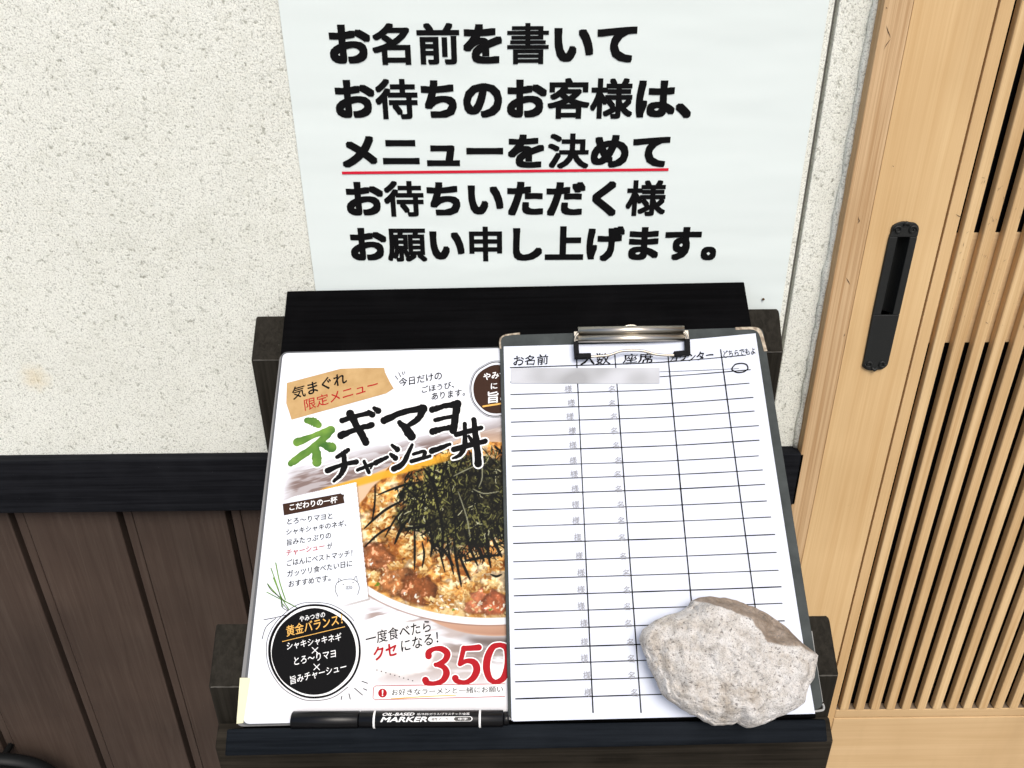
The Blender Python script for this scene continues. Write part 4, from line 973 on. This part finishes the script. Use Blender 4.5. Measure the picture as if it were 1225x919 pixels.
ridge = np.array([uv(T(*p, .034))[:2] for p in [(826, 712), (846, 721), (877, 731), (898, 742), (911, 755), (916, 770), (938, 772), (960, 775), (990, 782)]])
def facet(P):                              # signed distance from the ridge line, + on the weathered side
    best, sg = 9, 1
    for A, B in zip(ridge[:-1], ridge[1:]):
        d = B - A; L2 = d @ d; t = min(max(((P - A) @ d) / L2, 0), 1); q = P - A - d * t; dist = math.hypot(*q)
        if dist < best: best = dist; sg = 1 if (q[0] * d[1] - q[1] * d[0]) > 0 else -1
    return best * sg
rock_v, rock_c = [], []; NA, NR = 260, 90
rings_up = [(1 - (i / NR) ** 1.15) for i in range(NR)]           # 1 -> near 0
def top_h(P, f):
    edge = HR + .030 * (1 - f ** 2.6) ** .62
    x, y = P[0] - ctr[0], P[1] - ctr[1]
    main = .0395 + .03 * x * .6 - .08 * y * .9                   # broad pale face
    left = .046 + .62 * (x + .038) + .10 * y                     # facet at the left
    lowf = .045 - .55 * (y - .020) + .05 * x
    extra = [.0415 + .30 * (x * math.cos(q_) + y * math.sin(q_)) * 1.35 + o__ for q_, o__ in ((2.2, .004), (.9, .006), (3.9, .0075), (5.3, .006))]
    hs = [edge, main, left, lowf] + extra; h = min(hs)
    k_ = .0009; h = -k_ * math.log(sum(math.exp(-(q - h) / k_) for q in hs)) + h
    fd = facet(np.array(P)) + .0016 * noise.noise(Vector((x * 120, y * 120, 4)))
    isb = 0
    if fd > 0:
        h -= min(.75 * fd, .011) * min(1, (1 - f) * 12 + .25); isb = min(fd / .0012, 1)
    return h, isb
for i, f in enumerate(rings_up):
    for j in range(NA):
        t = -math.pi + 2 * math.pi * j / NA; r = float(Rof(t)) * f; P = (ctr[0] + r * math.cos(t), ctr[1] + r * math.sin(t))
        h, isb = top_h(P, f)
        q = Vector((P[0], P[1], h)); nz_ = noise.fractal(q * 48, .8, 2.1, 6) * .0030 + noise.fractal(q * 170, .7, 2.1, 5) * .0013 - abs(noise.noise(q * 34)) * .0030 - max(0, noise.noise(q * 90 + Vector((7, 3, 1))) - .25) * .004 + (min(noise.voronoi(q * 58)[0][1] - noise.voronoi(q * 58)[0][0], .55) - .3) * .0036 + (noise.voronoi(q * 150)[0][0] - .4) * .0012
        w_ = 1 if f < .97 else .5
        rj = 1 + noise.noise(Vector((math.cos(t) * 9, math.sin(t) * 9, 2))) * .015
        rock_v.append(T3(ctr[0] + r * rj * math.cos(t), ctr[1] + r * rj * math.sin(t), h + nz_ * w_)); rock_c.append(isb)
low = [(.985, .012), (.95, .008), (.90, .004), (.84, .0015), (.78, .0004)]
down = []
for f, h in low:
    for j in range(NA):
        t = -math.pi + 2 * math.pi * j / NA; r = float(Rof(t)) * f
        q = Vector((r * math.cos(t) * 60, r * math.sin(t) * 60, h * 60)); down.append(T3(ctr[0] + r * math.cos(t), ctr[1] + r * math.sin(t), h + noise.noise(q) * .0012 * (f > .8)))
rb = MB(); nup = len(rock_v); allv = rock_v + down
fs = []
for i in range(NR - 1):
    for j in range(NA): fs.append((i * NA + j, (i + 1) * NA + j, (i + 1) * NA + (j + 1) % NA, i * NA + (j + 1) % NA))
fs.append(tuple((NR - 1) * NA + j for j in range(NA - 1, -1, -1))[::-1][::-1])
for i in range(len(low)):
    for j in range(NA):
        a = (j, (j + 1) % NA) if i == 0 else (nup + (i - 1) * NA + j, nup + (i - 1) * NA + (j + 1) % NA); b = (nup + i * NA + j, nup + i * NA + (j + 1) % NA); fs.append((a[0], a[1], b[1], b[0]))
fs.append(tuple(nup + (len(low) - 1) * NA + j for j in range(NA)))
rb.add(allv, fs)
rm = mat('rock_stone', (.5, .48, .44), .9, .15); k = NT(rm)
a_ = k.noise(22, 5, .6); b_ = k.noise(95, 5, .7); c_ = k.noise(420, 3, .6); e_ = k.noise(1100, 2, .6)
x = k.ramp(a_, [(.34, (.42, .36, .29)), (.46, (.53, .495, .45)), (.62, (.60, .58, .555))])
x = k.mix(k.ramp(b_, [(.42, g3(0)), (.62, g3(.65))]), x, (.74, .725, .705))
x = k.mix(k.ramp(b_, [(.30, g3(.6)), (.42, g3(0))]), x, (.25, .23, .205))
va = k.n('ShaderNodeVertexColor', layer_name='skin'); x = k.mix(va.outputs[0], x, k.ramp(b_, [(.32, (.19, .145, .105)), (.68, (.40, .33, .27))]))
x = k.mix(k.ramp(c_, [(.33, g3(.8)), (.41, g3(0))]), x, (.15, .137, .125))
x = k.mix(k.ramp(e_, [(.34, g3(.7)), (.46, g3(0))]), x, (.26, .24, .22))
k.base(x); hh = k.mix(.5, b_, k.mix(.5, c_, e_)); k.bump(hh, 1.0, .003)
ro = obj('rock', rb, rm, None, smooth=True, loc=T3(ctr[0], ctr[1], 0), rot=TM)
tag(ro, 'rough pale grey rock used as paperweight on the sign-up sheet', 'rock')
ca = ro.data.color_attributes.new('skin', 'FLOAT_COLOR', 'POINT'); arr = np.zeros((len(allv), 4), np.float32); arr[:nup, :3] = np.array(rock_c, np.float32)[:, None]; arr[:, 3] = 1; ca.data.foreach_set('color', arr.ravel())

# ================================================================== MARKER
RM = .0058; HMK = HM + .0004 + RM
mA, mB = T(349.5, 861.5, HMK), T(609, 855.5, HMK); mB = T3(uv(mB)[0], uv(mA)[1] - .0012, HMK); ax = (mB - mA).normalized(); sv = TN.cross(ax); ML = (mB - mA).length
mk = thing('marker_pen', mA + ax * ML * .5 - TN * RM, 'black oil-based marker lying along the lip of the stand', 'marker', TM)
def mseg(x0, x1, r0, r1=None, n=28):
    r1 = r1 or r0; return MB().tube([mA + ax * x0, mA + ax * (x0 + .0006), mA + ax * (x1 - .0006), mA + ax * x1], [r0 - .0006, r0, r1, r1 - .0006], n)
def fx(px): return ML * (px - 349.5) / (609 - 349.5)
obj('cap', mseg(0, fx(430), RM, RM), M['marker_body'], mk, smooth=True, label='glossy black cap at the left end')
obj('barrel', mseg(fx(430) + .0003, ML - .004, RM * .985, RM * .97), M['marker_body'], mk, smooth=True)
obj('end_plug', mseg(ML - .004, ML, RM * .8, RM * .78), M['marker_body'], mk, smooth=True)
for c_ in (449, 574.5):
    bb = MB(); bb.tube([mA + ax * (fx(c_) - .0007), mA + ax * (fx(c_) + .0007)], RM + .00012, 28, caps=False); obj('band', bb, M['white_ink'], mk, smooth=True)
def wrap(mb, s, x0, x1, v0, v1, bold, shear, lift=.00022):
    """lettering wrapped round the barrel; v = height above the axis as seen from the camera (in radii)"""
    lay = layout(s, bold, shear, 4); av = np.concatenate([l[0] for l in lay]); lo, hi = av.min(0), av.max(0)
    for li, (v, f) in enumerate(lay):
        t = (v - lo) / (hi - lo); pts = []
        for a, b in t:
            w = v0 + (v1 - v0) * b; th = math.asin(max(-.98, min(.98, w))); r = RM * .985 + lift + li * 3e-6
            pts.append(mA + ax * (fx(x0) + (fx(x1) - fx(x0)) * a) + sv * (r * math.sin(th)) + TN * (r * math.cos(th)))
        mb.add(pts, f)
if sv.dot(TV) > 0: sv = -sv
mt, mg = MB(), MB()
wrap(mt, 'OIL-BASED', 459, 497, .40, .72, .03, .25); wrap(mt, 'MARKER', 457, 512, -.28, .28, .03, .25)
wrap(mt, '紙/木材/ガラス/プラスチック/金属', 500, 562, .42, .68, .004, 0)
def wpoly(mb, x0, x1, v0, v1, rr_, lift, n=40):
    pts = []
    for i in range(n):
        t = 2 * math.pi * i / n; c_, s_ = math.cos(t), math.sin(t); X = (x0 + x1) / 2 + ((x1 - x0) / 2 - rr_) * (1 if c_ > 0 else -1) + rr_ * c_; w = (v0 + v1) / 2 + (v1 - v0) / 2 * s_
        th = math.asin(w); r = RM * .985 + lift; pts.append(mA + ax * fx(X) + sv * (r * math.sin(th)) + TN * (r * math.cos(th)))
    m = len(pts); mb.add(pts, [(i, m - 1 - i, m - 2 - i, i + 1) for i in range(m // 2 - 1)])
wpoly(mt, 513.5, 566, -.26, .27, 3.5, .00016); pk = MB(); wpoly(pk, 544, 564.8, -.21, .22, 2.8, .00024); wrap(pk, '油性マーカー', 517, 541, -.16, .17, .01, 0, .00026); wrap(mg, '中字', 549, 560, -.13, .14, .01, 0, .00034)
obj('lettering', mt, M['white_ink'], mk); obj('pill_label', pk, M['marker_body'], mk); obj('small_lettering', mg, M['white_ink'], mk)

# ================================================================== HOSE
hs = MB(); hc = Wl(-4, 966, YW - .05)
hz = thing('coiled_hose', (hc.x, hc.y, hc.z - .1), 'black rubber hose coil hung low on the brown boards at lower left', 'hose')
for i, (rad__, yo, dz, ro_) in enumerate(((.066, 0, 0, .0095), (.060, -.018, -.006, .0095), (.070, .017, -.004, .0095))):
    hs.tube([(hc.x + rad__ * math.cos(t), hc.y + yo + .004 * math.sin(3 * t), hc.z + dz + rad__ * math.sin(t)) for t in np.linspace(0, 2 * math.pi, 60)], ro_, 14, caps=False)
obj('coil', hs, M['hose'], hz, smooth=True)
obj('hook', MB().tube([(hc.x, YW + .002, hc.z + .045), (hc.x, YW - .04, hc.z + .042), (hc.x, YW - .085, hc.z + .046), (hc.x, YW - .09, hc.z + .062)], .004, 10), M['iron'], hz, smooth=True)
